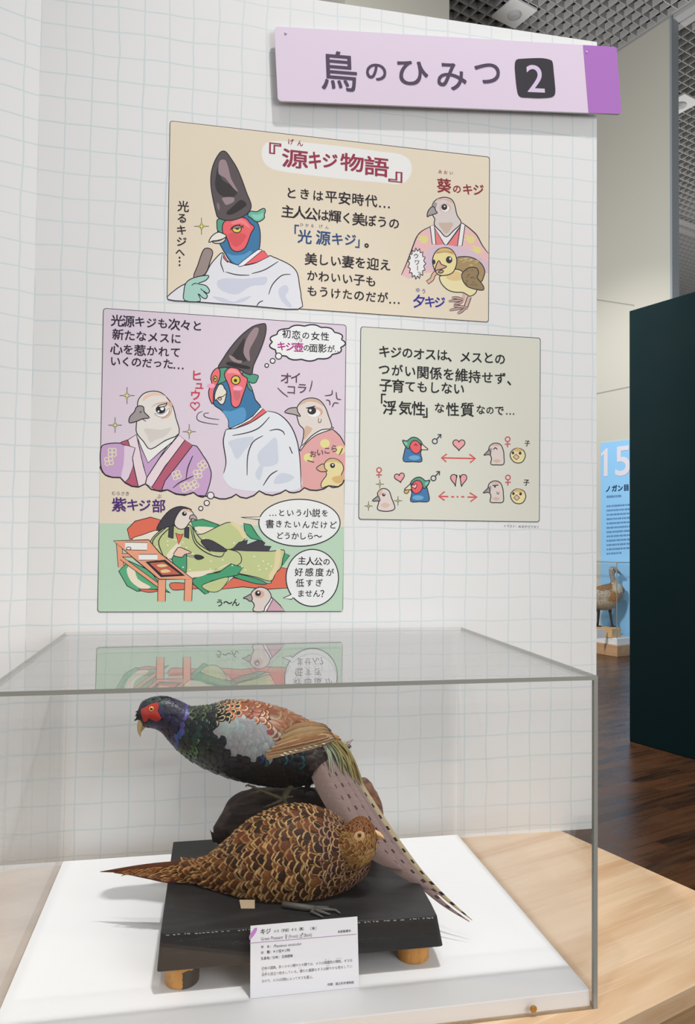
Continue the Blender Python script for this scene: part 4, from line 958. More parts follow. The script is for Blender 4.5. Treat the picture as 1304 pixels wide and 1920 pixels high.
# driftwood log
def bark():
    m, nt, b = newmat('driftwood')
    tc = nt.nodes.new('ShaderNodeTexCoord'); mp = nt.nodes.new('ShaderNodeMapping'); mp.inputs['Scale'].default_value = (9, 60, 60); nt.links.new(tc.outputs['Object'], mp.inputs[0])
    n = nt.nodes.new('ShaderNodeTexNoise'); n.inputs['Scale'].default_value = 1; n.inputs['Detail'].default_value = 7; n.inputs['Distortion'].default_value = 1.0; nt.links.new(mp.outputs[0], n.inputs[0])
    sx = nt.nodes.new('ShaderNodeSeparateXYZ'); nt.links.new(tc.outputs['Object'], sx.inputs[0])
    c = mixc(nt, smooth(nt, n.outputs[0], 0.35, 0.75), (0.016, 0.010, 0.009), (0.075, 0.045, 0.035))
    red = math_node(nt, 'MULTIPLY', smooth(nt, math_node(nt, 'MULTIPLY_ADD', n.outputs[0], 0.12, sx.outputs[0]), 0.15, 0.20), smooth(nt, n.outputs[0], 0.3, 0.6, 0.35, 1))
    c = mixc(nt, red, c, (0.20, 0.085, 0.05)); nt.links.new(c, b.inputs['Base Color']); b.inputs['Roughness'].default_value = 0.62
    bp = nt.nodes.new('ShaderNodeBump'); bp.inputs['Strength'].default_value = 0.6; bp.inputs['Distance'].default_value = 0.004; nt.links.new(n.outputs[0], bp.inputs['Height']); nt.links.new(bp.outputs[0], b.inputs['Normal'])
    return m
yl = -0.225
lg = Loft([((400, 1552), (401, 1572), yl), ((408, 1540), (415, 1588), yl), ((434, 1500), (440, 1596), yl), ((470, 1479), (470, 1600), yl), ((545, 1475), (545, 1598), yl), ((615, 1477), (615, 1592), yl), ((668, 1466), (668, 1580), yl), ((700, 1475), (698, 1570), yl), ((714, 1500), (713, 1552), yl), ((718, 1520), (718, 1538), yl)], [0.9, 0.7, 0.6, 0.6, 0.6, 0.6, 0.65, 0.7, 0.8, 0.9])
b = MB(); R = []
th = np.linspace(0, 2*math.pi, 56, endpoint=False)
for i in range(lg.n):
    p = lg.at(np.full(56, i/(lg.n-1)), th); row = []
    for q, a_ in zip(p, th):
        v = Vector((q[0]*7, q[1]*26, q[2]*26)); k = noise.fractal(v, 0.8, 2.0, 4)*0.13+noise.noise(Vector((q[0]*40, a_, 3)))*0.05
        q = lg.c[i]+(q-lg.c[i])*(1+k); q[2] = max(q[2], SZ1+0.0006); row.append(q)
    R.append(row)
LG = bark(); b.rings(R, LG)
log = thing('driftwood_log', 'dark brown driftwood log on the black stand under the standing pheasant', 'log', (0.17, yl, SZ1))
b.build('trunk', log, smooth_sh=True)
# splintered stub at its left end and the reddish broken end at the right
b = MB()
st = Loft([((393, 1555), (396, 1560), yl-.01), ((399, 1560), (399, 1576), yl-.01), ((410, 1556), (410, 1580), yl-.01), ((425, 1545), (432, 1584), yl-.01), ((445, 1540), (452, 1584), yl-.01)], [.5]*5)
R = []
for i in range(0, st.n, 3):
    p = st.at(np.full(20, i/(st.n-1)), np.linspace(0, 2*math.pi, 20, endpoint=False)); row = []
    for q in p:
        k = noise.noise(Vector((q[0]*90, q[1]*60, q[2]*90)))*0.35; q = st.c[i]+(q-st.c[i])*(1+k); q[2] = max(q[2], SZ1+0.0004); row.append(q)
    R.append(row)
b.rings(R, LG); b.build('stub', log, smooth_sh=True)
b = MB(); kn = Loft([((668, 1472), (670, 1500), yl-.012), ((675, 1461), (680, 1508), yl-.012), ((690, 1463), (694, 1510), yl-.012), ((703, 1480), (704, 1508), yl-.012), ((709, 1492), (709, 1500), yl-.012)], [.6]*5); R = []
for i in range(0, kn.n, 3):
    p = kn.at(np.full(20, i/(kn.n-1)), np.linspace(0, 2*math.pi, 20, endpoint=False)); R.append([kn.c[i]+(q-kn.c[i])*(1+noise.noise(Vector((q[0]*80, q[1]*80, q[2]*80)))*0.3) for q in p])
b.rings(R, LG); b.build('knot', log, smooth_sh=True)

# label card
LB0, LB1 = np.array([0.0755, -0.5262, 0.0]), np.array([0.2268, -0.5262, 0.0])
al = math.radians(79); lup = np.array([0, math.cos(al), math.sin(al)]); lnr = np.array([0, -math.sin(al), math.cos(al)]); LH = 0.0900
t = thing('label_card', 'small white printed label card leaning before the black stand', 'label card', (0.15, -0.5262, 0.0))
b = MB(); o = LB0+np.array([0, 0, 0.0006]); w_ = LB1-LB0
q = [o, o+w_, o+w_+lup*LH, o+lup*LH]; b.add(q+[p-lnr*0.0012 for p in q], [(0, 1, 2, 3), (7, 6, 5, 4), (0, 4, 5, 1), (1, 5, 6, 2), (2, 6, 7, 3), (3, 7, 4, 0)], mat('e9e9ee', 0.35, 0.4, k=1.05)); b.build('card', t)
b = MB(); p = o+w_*0.5+lup*0.05-lnr*0.0014
# a folded strut that holds the card up from behind
ft = np.array([p[0], o[1]+0.0175, 0.0004]); dxs = np.array([0.02, 0, 0]); b.add([p-dxs, p+dxs, ft+dxs, ft-dxs, p-dxs-lnr*0.001, p+dxs-lnr*0.001, ft+dxs+np.array([0, .001, 0]), ft-dxs+np.array([0, .001, 0])], [(0, 1, 2, 3), (7, 6, 5, 4), (0, 4, 5, 1), (1, 5, 6, 2), (2, 6, 7, 3), (3, 7, 4, 0)], mat('e9e9ee', 0.4)); b.build('strut', t)
LP = Plane(o, lnr, (1, 0, 0)); LP.az = lup
a = Art(LP, 0.00012, 450, 1710, .18405)
a.f('c78bcf', '98,240 130,190 150,165 172,160 174,185 150,230 112,275 98,280', 0)
a.l('b58ab8', '100,318 1188,226', 0.9, False, False); a.build('printed_mark', t)
tx = Text(LP, 0.00014); LI = '3a353c'
tx.many([('キ', 493.3, 1746.8, 11), ('ジ', 503.4, 1745.9, 10)], LI, 0.012)
tx.line('メス（手前）オス（奥）', 515.8, 1745.9, 571, 1741.2, 6.0, LI, 0.008, 0.0); tx.line('［雉］', 581.5, 1741.3, 594.4, 1740.2, 5.6, LI, 0.008, 0.0); tx.line('本剥製標本', 636, 1747, 656, 1745.2, 5, LI, 0.01, 0)
tx.run('Green Pheasant ♀(Front) ♂(Back)', 489.6, 1760.4, 585.3, 1752.2, 8, '55505a'); tx.put('学', 492, 1775.9, 5.2, LI, 0.008); tx.put('名', 503.4, 1774.8, 5.2, LI, 0.008); tx.put('：', 509.3, 1774.3, 5.2, LI, 0.008); tx.run('Phasianus versicolor', 513.5, 1773.9, 566, 1769.2, 7, LI, 0, 0.25)
tx.put('分', 492, 1786, 5.6, LI, 0.01); tx.put('類', 503.4, 1785, 5.6, LI, 0.01); tx.put('：', 509.3, 1784.4, 5.6, LI, 0.01); tx.line('キジ目キジ科', 514.6, 1784, 541.6, 1781.6, 5.9, LI, 0.01, 0)
tx.line('生息地／分布：', 492, 1797.2, 525, 1794.3, 5.6, LI, 0.01, 0); tx.line('日本固有', 531, 1793.6, 547, 1792, 5.7, LI, 0.01, 0)
tx.line('日本の国鳥。多くのキジ類やカモ類では、メスは保護色の褐色、オスは', 493.3, 1815.8, 658.5, 1800.4, 6, LI, 0.004, 0); tx.line('派手な目立つ色をしている。優れた健康なオスは鮮やかな色をしてい', 493.3, 1827.4, 658.5, 1811.9, 6, LI, 0.004, 0); tx.line('るので、メスは羽色によってオスを選ぶ。', 493.3, 1839.6, 587.5, 1831.4, 6, LI, 0.004, 0)
tx.line('所蔵：国立科学博物館', 616.8, 1846, 661.7, 1842, 5, LI, 0.008, 0)
tx.line('ほご', 611, 1799.3, 617, 1798.6, 2.8, LI, 0, 0); tx.line('かっしょく', 632, 1797.5, 641, 1796.5, 2.6, LI, 0, 0); tx.line('はで', 493, 1821.5, 499, 1821, 2.8, LI, 0, 0); tx.line('すぐ', 561, 1815.5, 564.5, 1815, 2.8, LI, 0, 0); tx.line('あざ', 613.5, 1810.4, 617, 1810, 2.8, LI, 0, 0)
tx.build('lettering', t)

def one_skin(o, size):
    rm = o.modifiers.new('one_skin', 'REMESH'); rm.mode = 'VOXEL'; rm.voxel_size = size; rm.use_smooth_shade = True
    dg = bpy.context.evaluated_depsgraph_get(); dg.update(); me = bpy.data.meshes.new_from_object(o.evaluated_get(dg)); me.name = o.name
    o.modifiers.clear(); o.data = me; return me
# ================================================================ FEATHERS
def feather_material(name, rough=0.6, spec=0.25):
    """per-feather colours: centre, ring, edge; the pattern follows the feather's own outline"""
    m, nt, b = newmat(name)
    uv = nt.nodes.new('ShaderNodeUVMap'); uv.uv_map = 'UVMap'; sp = nt.nodes.new('ShaderNodeSeparateXYZ'); nt.links.new(uv.outputs[0], sp.inputs[0])
    def at(nm):
        a = nt.nodes.new('ShaderNodeAttribute'); a.attribute_name = nm; return a
    cen, ring, edge, par = at('cen'), at('ring'), at('edge'), at('par')
    ps = nt.nodes.new('ShaderNodeSeparateXYZ'); nt.links.new(par.outputs['Vector'], ps.inputs[0])
    u = math_node(nt, 'ABSOLUTE', sp.outputs[0])
    vv = math_node(nt, 'MAXIMUM', math_node(nt, 'DIVIDE', math_node(nt, 'SUBTRACT', sp.outputs[1], 0.52), 0.48), 0.0)
    t_ = math_node(nt, 'SQRT', math_node(nt, 'ADD', math_node(nt, 'MULTIPLY', u, u), math_node(nt, 'MULTIPLY', vv, vv)))
    tc = nt.nodes.new('ShaderNodeTexCoord'); n = nt.nodes.new('ShaderNodeTexNoise'); n.inputs['Scale'].default_value = 260; n.inputs['Detail'].default_value = 2; nt.links.new(tc.outputs['Object'], n.inputs[0])
    t_ = math_node(nt, 'MULTIPLY_ADD', math_node(nt, 'SUBTRACT', n.outputs[0], 0.5), 0.35, t_)
    f1 = math_node(nt, 'SMOOTH_MIN', math_node(nt, 'MAXIMUM', math_node(nt, 'MULTIPLY', math_node(nt, 'SUBTRACT', t_, ps.outputs[0]), 12.0), 0.0), 1.0, 0.1)
    f2 = math_node(nt, 'SMOOTH_MIN', math_node(nt, 'MAXIMUM', math_node(nt, 'MULTIPLY', math_node(nt, 'SUBTRACT', t_, ps.outputs[1]), 12.0), 0.0), 1.0, 0.1)
    c = mixc(nt, f1, cen.outputs['Color'], ring.outputs['Color']); c = mixc(nt, f2, c, edge.outputs['Color'])
    # barbs: fine oblique streaks of the vane
    w_ = nt.nodes.new('ShaderNodeMapping'); w_.inputs['Scale'].default_value = (5, 42, 1); cm = nt.nodes.new('ShaderNodeCombineXYZ')
    nt.links.new(u, cm.inputs[0]); nt.links.new(math_node(nt, 'SUBTRACT', sp.outputs[1], math_node(nt, 'MULTIPLY', u, 0.5)), cm.inputs[1]); nt.links.new(ps.outputs[2], cm.inputs[2])
    nt.links.new(cm.outputs[0], w_.inputs[0]); nb = nt.nodes.new('ShaderNodeTexNoise'); nb.inputs['Scale'].default_value = 1; nb.inputs['Detail'].default_value = 1; nt.links.new(w_.outputs[0], nb.inputs[0])
    hsv = nt.nodes.new('ShaderNodeHueSaturation'); nt.links.new(c, hsv.inputs['Color']); nt.links.new(smooth(nt, nb.outputs[0], 0.25, 0.75, 0.72, 1.25), hsv.inputs['Value'])
    nt.links.new(hsv.outputs[0], b.inputs['Base Color'])
    b.inputs['Roughness'].default_value = rough; b.inputs['Specular IOR Level'].default_value = spec
    return m
FEM = feather_material('feather'); FEG = feather_material('glossy_feather', 0.4, 0.45)
VS = np.array([0, .3, .58, .8, .93, 1.0]); WS = np.array([.55, .9, 1.0, .86, .56, .18]); US = np.array([-1, -.5, 0, .5, 1])
def feather(mb, lf, l, th, L, W, drift, cols, m, lift=0.2, ws=WS, h0=0.0012, tail=-1, cam=0.22):
    """one feather draped over the loft; it points along -l (tail=-1) or +l"""
    nv, nu = len(VS), len(US)
    Vv, Uu = np.meshgrid(VS, US, indexing='ij'); wv = np.interp(VS, VS, ws)[:, None]
    r = max(0.006, lf.rad(l))
    ll = l+tail*Vv*L/lf.len; tt = th+(Uu*wv*W+drift*Vv*L)/r
    over = np.where(ll < 0, ll, np.where(ll > 1, ll-1, 0))*lf.len
    p = lf.at(ll, tt); n = lf.normal(np.clip(ll, 0.02, 0.98), tt)
    i_ = 0 if tail < 0 else -1
    p = p+lf.tg[i_]*over[..., None]
    p = p+n*(h0+lift*L*Vv+W*cam*(1-Uu**2)*Vv-W*cam*0.45)[..., None]
    k = len(mb.v)
    fs = [(a*nu+c, a*nu+c+1, (a+1)*nu+c+1, (a+1)*nu+c) for a in range(nv-1) for c in range(nu-1)]
    mb.add(p.reshape(-1, 3), fs, m)
    put_attr(mb, k, Uu.ravel(), Vv.ravel(), cols)
def put_attr(mb, k, us, vs, cols):
    for nm in ('cen', 'ring', 'edge', 'par'): mb.attr.setdefault(nm, {})
    par = (cols[3], cols[4], random.random()*40)
    for i, (u, v) in enumerate(zip(us, vs)):
        mb.uv[k+i] = (u, v); mb.attr['cen'][k+i] = cols[0]; mb.attr['ring'][k+i] = cols[1]; mb.attr['edge'][k+i] = cols[2]; mb.attr['par'][k+i] = par
def jit(c, a=0.15):
    f = 1+random.uniform(-a, a); return tuple(max(0, v*f*(1+random.uniform(-a, a)*0.3)) for v in c)
def C(h): return rgb(h, 1.0)
def strip(mb, path, widths, cols, m, nseg=22, nrm=(0, -1, 0), camber=0.12, vmul=1.0):
    """a long quill: path of 3D points, widths in metres"""
    P = np.array(catmull(path, False, 8)); Wd = np.array(catmull([(w,) for w in widths], False, 8))[:, 0]
    l = np.concatenate([[0], np.cumsum(np.linalg.norm(np.diff(P, axis=0), axis=1))]); u = np.linspace(0, l[-1], nseg)
    P = np.stack([np.interp(u, l, P[:, k]) for k in range(3)], 1); Wd = np.interp(u, l, Wd)
    T = np.gradient(P, axis=0); T /= np.linalg.norm(T, axis=1)[:, None]; nrm = np.array(nrm, float)
    k = len(mb.v); vs, us_, vv_ = [], [], []
    for i in range(nseg):
        sd = np.cross(nrm, T[i]); sd /= np.linalg.norm(sd); nn = np.cross(sd, T[i]); nn *= np.sign(nn@nrm)
        for q in US:
            vs.append(P[i]+sd*q*Wd[i]/2+nn*Wd[i]*camber*(1-q*q)); us_.append(q); vv_.append(u[i]*vmul if vmul != 1.0 else u[i]/l[-1])
    n5 = len(US)
    mb.add(vs, [(a*n5+c, a*n5+c+1, (a+1)*n5+c+1, (a+1)*n5+c) for a in range(nseg-1) for c in range(n5-1)], m)
    put_attr(mb, k, us_, vv_, cols)
def plumage(mb, lf, spacing, size, colour, mfun, lrange=(0.02, 0.98), th_range=(-math.pi, math.pi), tail=-1, lift=0.18, wild=0.1):
    """rows of feathers from the tail end forward so that each row lies over the one behind it"""
    l = lrange[0] if tail < 0 else lrange[1]; row = 0
    while (l < lrange[1]) if tail < 0 else (l > lrange[0]):
        r = lf.rad(l); i = min(lf.n-1, int(l*(lf.n-1)))
        sp = spacing(l); per = 2*math.pi*r; n = max(5, int(per/(sp*1.05)))
        for k in range(n):
            th = -math.pi+2*math.pi*(k+0.5*(row % 2)+random.uniform(-2.4*wild, 2.4*wild))/n
            th = (th+math.pi) % (2*math.pi)-math.pi
            if not (th_range[0] <= th <= th_range[1]): continue
            li = min(0.995, max(0.005, l+random.uniform(-3*wild, 3*wild)*sp/lf.len))
            p = lf.at(np.array([li+tail*0.3*size(li)/lf.len]), np.array([th]))[0]
            cp = np.array(p); cp[1] = lf.c[i][1]
            px, py = pix(cp) if False else pix(lf.c[i]+(p-lf.c[i])-lf.side[i]*((p-lf.c[i])@lf.side[i]))
            cl = colour(px, py, th, li)
            if cl is None: continue
            sz = size(li)*cl[5] if len(cl) > 5 else size(li)
            asp = cl[6] if len(cl) > 6 else 0.42
            feather(mb, lf, li, th, sz*random.uniform(1-wild*1.2, 1+wild*1.2), sz*asp*random.uniform(1-wild, 1+wild), random.uniform(-wild*1.6, wild*1.6), cl, mfun(px, py), lift*(cl[7] if len(cl) > 7 else 1)*min(1, 0.25+max(0, li-0.03)*7), tail=tail, cam=0.22*(cl[7] if len(cl) > 7 else 1))
        l += sp*0.82/lf.len*(1 if tail < 0 else -1); row += 1
def inside(px, py, poly):
    c = False; j = len(poly)-1
    for i in range(len(poly)):
        (xi, yi), (xj, yj) = poly[i], poly[j]
        if (yi > py) != (yj > py) and px < (xj-xi)*(py-yi)/(yj-yi)+xi: c = not c
        j = i
    return c
def drape(bvh, pts, off):
    out = []
    for px, py in pts:
        d = ray(px, py); d = d/np.linalg.norm(d)
        h = bvh.ray_cast(Vector(CAM), Vector(d))
        out.append(np.array(h[0])-d*off if h[0] is not None else None)
    return out
def bvh_of(lf):
    b = MB(); lf.skin(b, FEM, 1.0, 40); return BVHTree.FromPolygons([tuple(v) for v in b.v], b.f)
def patch(mb, bvh, poly, m, off, dome, rings_=4):
    """a small raised skin patch draped over the head"""
    P = [np.array(p, float) for p in catmull(poly, True, 3)]; c = sum(P)/len(P); R = []
    for k in range(rings_+1):
        f = 1-k/(rings_+0.4); q = drape(bvh, [c+(p-c)*f for p in P], off+dome*math.sqrt(max(0, 1-f*f)))
        R.append(q)
    ok = [all(p is not None for p in r) for r in R]
    last = None
    for i, p in enumerate(R):
        for j in range(len(p)):
            if p[j] is None: p[j] = p[j-1] if p[j-1] is not None else next(x for x in p if x is not None)
    mb.rings(R, m, caps=False); mb.add(R[-1], [tuple(range(len(P)))], m)
# ================================================================ MALE PHEASANT standing on the log
ym = -0.265
male = thing('pheasant', 'dark green male pheasant with a red face and long barred tail standing on the log', 'bird', (0.16, ym, 0.2))
st = [((640, 1394), (626, 1432), ym), ((634, 1386), (611, 1444), ym), ((610, 1370), (595, 1458), ym), ((570, 1350), (560, 1470), ym), ((525, 1330), (515, 1471), ym), ((475, 1317), (463, 1463), ym), ((430, 1315), (413, 1450), ym), ((392, 1324), (370, 1431), ym),
      ((360, 1326), (337, 1408), ym), ((336, 1315), (316, 1386), ym), ((312, 1307), (303, 1371), ym), ((288, 1308), (288, 1364), ym), ((268, 1316), (274, 1362), ym), ((259, 1328), (262, 1354), ym), ((257, 1336), (258, 1347), ym)]
ml = Loft(st, [.6, .72, .8, .82, .84, .84, .84, .82, .78, .74, .74, .74, .72, .7, .7])
BODY = plain('dark_skin', (0.012, 0.013, 0.016), 0.7)
b = MB(); ml.skin(b, BODY, 0.985); b.build('body', male, smooth_sh=True)
mb_bvh = bvh_of(ml)
GREY = [(401, 1354), (408, 1347), (430, 1343), (451, 1336), (474, 1340), (486, 1354), (509, 1370), (522, 1379), (506, 1395), (496, 1402), (470, 1403), (423, 1402), (414, 1386), (407, 1368)]
def male_col(px, py, th, l):
    r = random.random()
    nb = 352-(py-1326)*0.35                      # where the neck ends
    if px < nb-5:
        if py < 1318 and px < 312: c = C('1d2a26') if r < .6 else C('15403a')
        else: c = jit(C('1d1a33') if r < .75 else C('2a2150'), .3)
        return (c, c, tuple(v*.8 for v in c), .7, .95, .55, .5, .5)
    if px < nb+5: c = jit(C('453f85') if r < .6 else C('2d4d86'), .25); return (c, c, c, .6, .9, .55, .5, .5)
    if inside(px, py, GREY):
        c = jit(C('858687') if r < .75 else C('88938f'), .06); return (c, tuple(v*1.05 for v in c), tuple(v*.97 for v in c), .5, .95, .75, .55, .35)
    top = 1316+max(0, (px-470))*0.30             # rough line of the back
    if px < 392 and py < 1338: c = jit(C('22331c') if r < .6 else C('4a6a2c'), .3); return (C('12160f'), c, C('0d0f0c'), .4, .8, .6, .5)
    if px < 402 and py >= 1372 and r < .33 and px < 372: c = jit(C('3f6a38'), .35); return (C('12211c'), c, C('0d1512'), .4, .85, .55, .45)
    if px < 402: c = jit(C('0d1816') if r < .75 else C('122a24'), .3); return (c, tuple(v*1.25 for v in c), c, .5, .9, .62, .5, .6)
    if py < 1350 and 384 < px < 452 and py < 1354-(px-384)*0.05:
        k = min(1, max(0, (px-415)/30)); dk = C('14120f'); ch = C('ad5c2c')
        return (jit(dk), C('d2c494'), jit(ch if random.random() < k else C('2a2015')), .42, .62, .5, .55)
    if px < 505 and py < 1345+(px-440)*0.12: return (jit(C('96481c')), C('d8c898') if r < .45 else C('8f4f26'), jit(C('7c3e20')), .45, .62, .55, .5)
    if py < 1346+(px-450)*0.20:
        if px < 560: c = jit(C('7f4429') if r < .5 else C('935c38'), .2); return (c, jit(C('8c5a3a')), jit(C('9c9a78')) if r < .4 else c, .5, .85, .85, .42)
        c = jit(C('a06a36') if r < .6 else C('b07a44'), .15); return (c, c, jit(C('7d4a26')), .5, .88, 1.0, .36)
    if py < 1358+(px-470)*0.24 and px > 462:
        c = jit(C('7d3a40') if r < .45 else (C('9b9a76') if r < .75 else C('8f8f84')), .15); return (c, jit(C('a09c7c')), c, .5, .85, .9, .38)
    if py < 1371+(px-505)*0.15 and px > 480: c = jit(C('a5835c') if r < .6 else C('9a9384'), .12); return (c, c, jit(C('8a6a48')), .6, .9, 1.2, .3)
    if 478 < px < 562 and 1386 < py < 1426 and r < .34: c = jit(C('1b4c52') if r < .25 else C('1e3560'), .3); return (C('0e1a20'), c, C('0b1014'), .4, .8, .7, .5)
    if px > 560 and py < 1420: c = jit(C('3a322c'), .3); return (c, c, jit(C('4a4038')), .5, .85, .9, .4)
    c = jit(C('10131a') if py < 1425 else C('0f0e0e'), .35); return (c, tuple(v*1.2 for v in c), c, .5, .9, .8, .45, .6)
b = MB()
plumage(b, ml, lambda l: 0.0115 if l < .55 else (0.0115-(l-.55)/.45*0.006), lambda l: 0.030 if l < .5 else 0.030-(l-.5)/.5*0.019, male_col, lambda x, y: FEG, (0.03, 0.99), lift=0.10)
pl = b.build('plumage', male, smooth_sh=True, recalc=False)
# face
b = MB(); WAT = plain('red_wattle', (0.50, 0.028, 0.018), 0.55, 0.3)
nt = WAT.node_tree; n = nt.nodes.new('ShaderNodeTexNoise'); n.inputs['Scale'].default_value = 500; bp = nt.nodes.new('ShaderNodeBump'); bp.inputs['Strength'].default_value = 0.6; bp.inputs['Distance'].default_value = 0.001
nt.links.new(n.outputs[0], bp.inputs['Height']); nt.links.new(bp.outputs[0], nt.nodes['Principled BSDF'].inputs['Normal'])
patch(b, mb_bvh, [(264, 1331), (272, 1326), (283, 1320), (296, 1317), (298, 1325), (296, 1333), (300, 1341), (302, 1348), (293, 1352), (284, 1349), (277, 1347), (275, 1353), (270, 1353), (267, 1345)], WAT, 0.0026, 0.0022)
b.build('red_face', male, smooth_sh=True)
e = drape(mb_bvh, [(284, 1329.3)], 0.0042)[0]; eye = None
b = MB(); b.ball(e, 0.0042, mat('f0a81c', 0.2, 0.6), 18, 12, (1, .7, 1)); eye = b.build('eye', male, smooth_sh=True)
d = ray(284, 1329.3); d /= np.linalg.norm(d)
b = MB(); b.ball(e-d*0.0021, 0.0023, mat('0c0a0a', 0.08, 0.7), 16, 10, (1, .55, 1)); b.build('pupil', eye, smooth_sh=True)
# beak
HORN = mat('c4ab7c', 0.4, 0.4)
def beak(path, rad, name, parent, m, y, sq=0.75):
    b = MB(); pts = catmull([at_y(px, py, yy) for (px, py), yy in zip(path, y)], False, 4); rr = [v[0] for v in catmull([(r,) for r in rad], False, 4)]
    b.tube(pts, [max(0.0003, r) for r in rr], m, 12); return b.build(name, parent, smooth_sh=True)
beak([(268, 1349), (264, 1357), (262, 1366), (262, 1374), (263.5, 1382)], [.0060, .0056, .0042, .0026, .0003], 'upper_beak', male, HORN, [ym-.003]*5)
beak([(275, 1352), (271, 1359), (267, 1366), (265, 1372)], [.0048, .0040, .0028, .0006], 'lower_beak', male, mat('a8905f', 0.45), [ym-.002]*4)
# bristly feathers of chin and forehead, ear tuft
b = MB(); BK = (C('0c0c0e'), C('16161c'), C('0c0c0e'), .5, .9)
for k in range(60):
    if k == 34: b.build('chin_bristles', male, smooth_sh=True, recalc=False); b = MB()
    if k < 34: px, py = random.uniform(276, 297), random.uniform(1348, 1355); dx, dy = random.uniform(-5, 6), random.uniform(5, 12)
    else: px, py = random.uniform(257, 262), random.uniform(1333, 1350); dx, dy = random.uniform(-6, -1), random.uniform(-3, 5)
    y = ym-random.uniform(-.012, .016); strip(b, [at_y(px, py, y), at_y(px+dx*.6, py+dy*.5, y), at_y(px+dx, py+dy, y)], [.0024, .0018, .0003], BK, FEM, 6)
b.build('forehead_bristles', male, smooth_sh=True, recalc=False)
b = MB()
for k in range(16):
    px, py = random.uniform(300, 312), random.uniform(1306.5, 1309); y = ym+random.uniform(-.012, .012)
    strip(b, [at_y(px, py, y), at_y(px+5, py+.5, y), at_y(px+random.uniform(7, 10), py+random.uniform(-1, 3), y)], [.003, .0026, .0004], (C('15302c'), C('201a3c'), C('0c0c0e'), .5, .9), FEM, 6)
b.build('ear_tuft', male, smooth_sh=True, recalc=False)
# folded wings: long quills lying along the flank, one wing each side
TAN = [C('a38360'), C('9c7a55'), C('8c6542'), C('946642'), C('9f7c55')]
for sgn in (-1, 1):
    b = MB(); rows = [[(494, 1402), (520, 1394), (560, 1386), (598, 1381), (625, 1380)], [(494, 1398), (525, 1390), (565, 1382), (605, 1377), (627, 1378)], [(496, 1392), (530, 1384), (570, 1376), (606, 1372), (626, 1376)], [(504, 1385), (540, 1375), (576, 1368), (606, 1367), (623, 1373)], [(512, 1377), (546, 1366), (580, 1361), (605, 1362), (620, 1370)], [(520, 1368), (550, 1356), (580, 1354), (604, 1358), (616, 1367)], [(528, 1358), (552, 1347), (580, 1348), (602, 1354), (614, 1364)]]
    for i, q in enumerate(rows[:7] if sgn < 0 else rows[:3]):
        off = [.060, .060, .054, .042, .024]
        pth = [at_y(x, y, ym)+np.array([0, sgn*(o+0.0035*(i/6)-0.010*max(0, i-3)/3), 0]) for (x, y), o in zip(q, off)]
        c = jit(TAN[i % 5], .08); lt = C('b89c78'); dk = C('70543a')
        strip(b, pth, [.006, .010, .012, .010, .001], (c, lt if i < 4 else c, dk, .55, .86), FEM, 18, (0, sgn, 0.25), 0.10)
        if i < 2:   # pale notches along the outermost quills
            for k in range(7):
                t0 = 0.25+k*0.07; a_ = np.array(catmull(pth, False, 8)); j = int(t0*len(a_)); p = a_[j]+np.array([0, sgn*0.002, -0.0015])
                strip(b, [p, p+np.array([.003, 0, -.0012]), p+np.array([.006, 0, -.0012])], [.0018, .0022, .0005], (C('e8d9c4'), C('e8d9c4'), C('d8c4a8'), .6, .9), FEM, 5, (0, sgn, 0.2))
    b.build('wing', male, smooth_sh=True, recalc=False)
# loose rump feathers hanging over the tail root
b = MB()
for k in range(460):
    a_ = random.random(); x0 = 596+a_*44; y0 = 1384+a_*8+random.uniform(-3, 8); y = ym-0.035+random.random()*0.06
    Lp = random.uniform(55, 100); ex = x0+Lp*(0.36+0.16*a_)+random.uniform(-7, 5); ey = y0+Lp*0.95
    ex = min(ex, 641+(ey-1400)*0.52); 
    col = jit(C('99a089') if a_+random.uniform(-.25, .25) < .45 else (C('8d8a58') if random.random() < .6 else C('9a7d4e')), .2)
    strip(b, [at_y(x0, y0, y), at_y((x0+ex)/2+6, (y0+ey)/2-6, y-.008), at_y(ex, ey, y-.016)], [.0018, .0021, .0004], (col, jit(col), jit(col), .5, .9), FEM, 8, (0, -1, .3))
b.build('rump_feathers', male, smooth_sh=True, recalc=False)
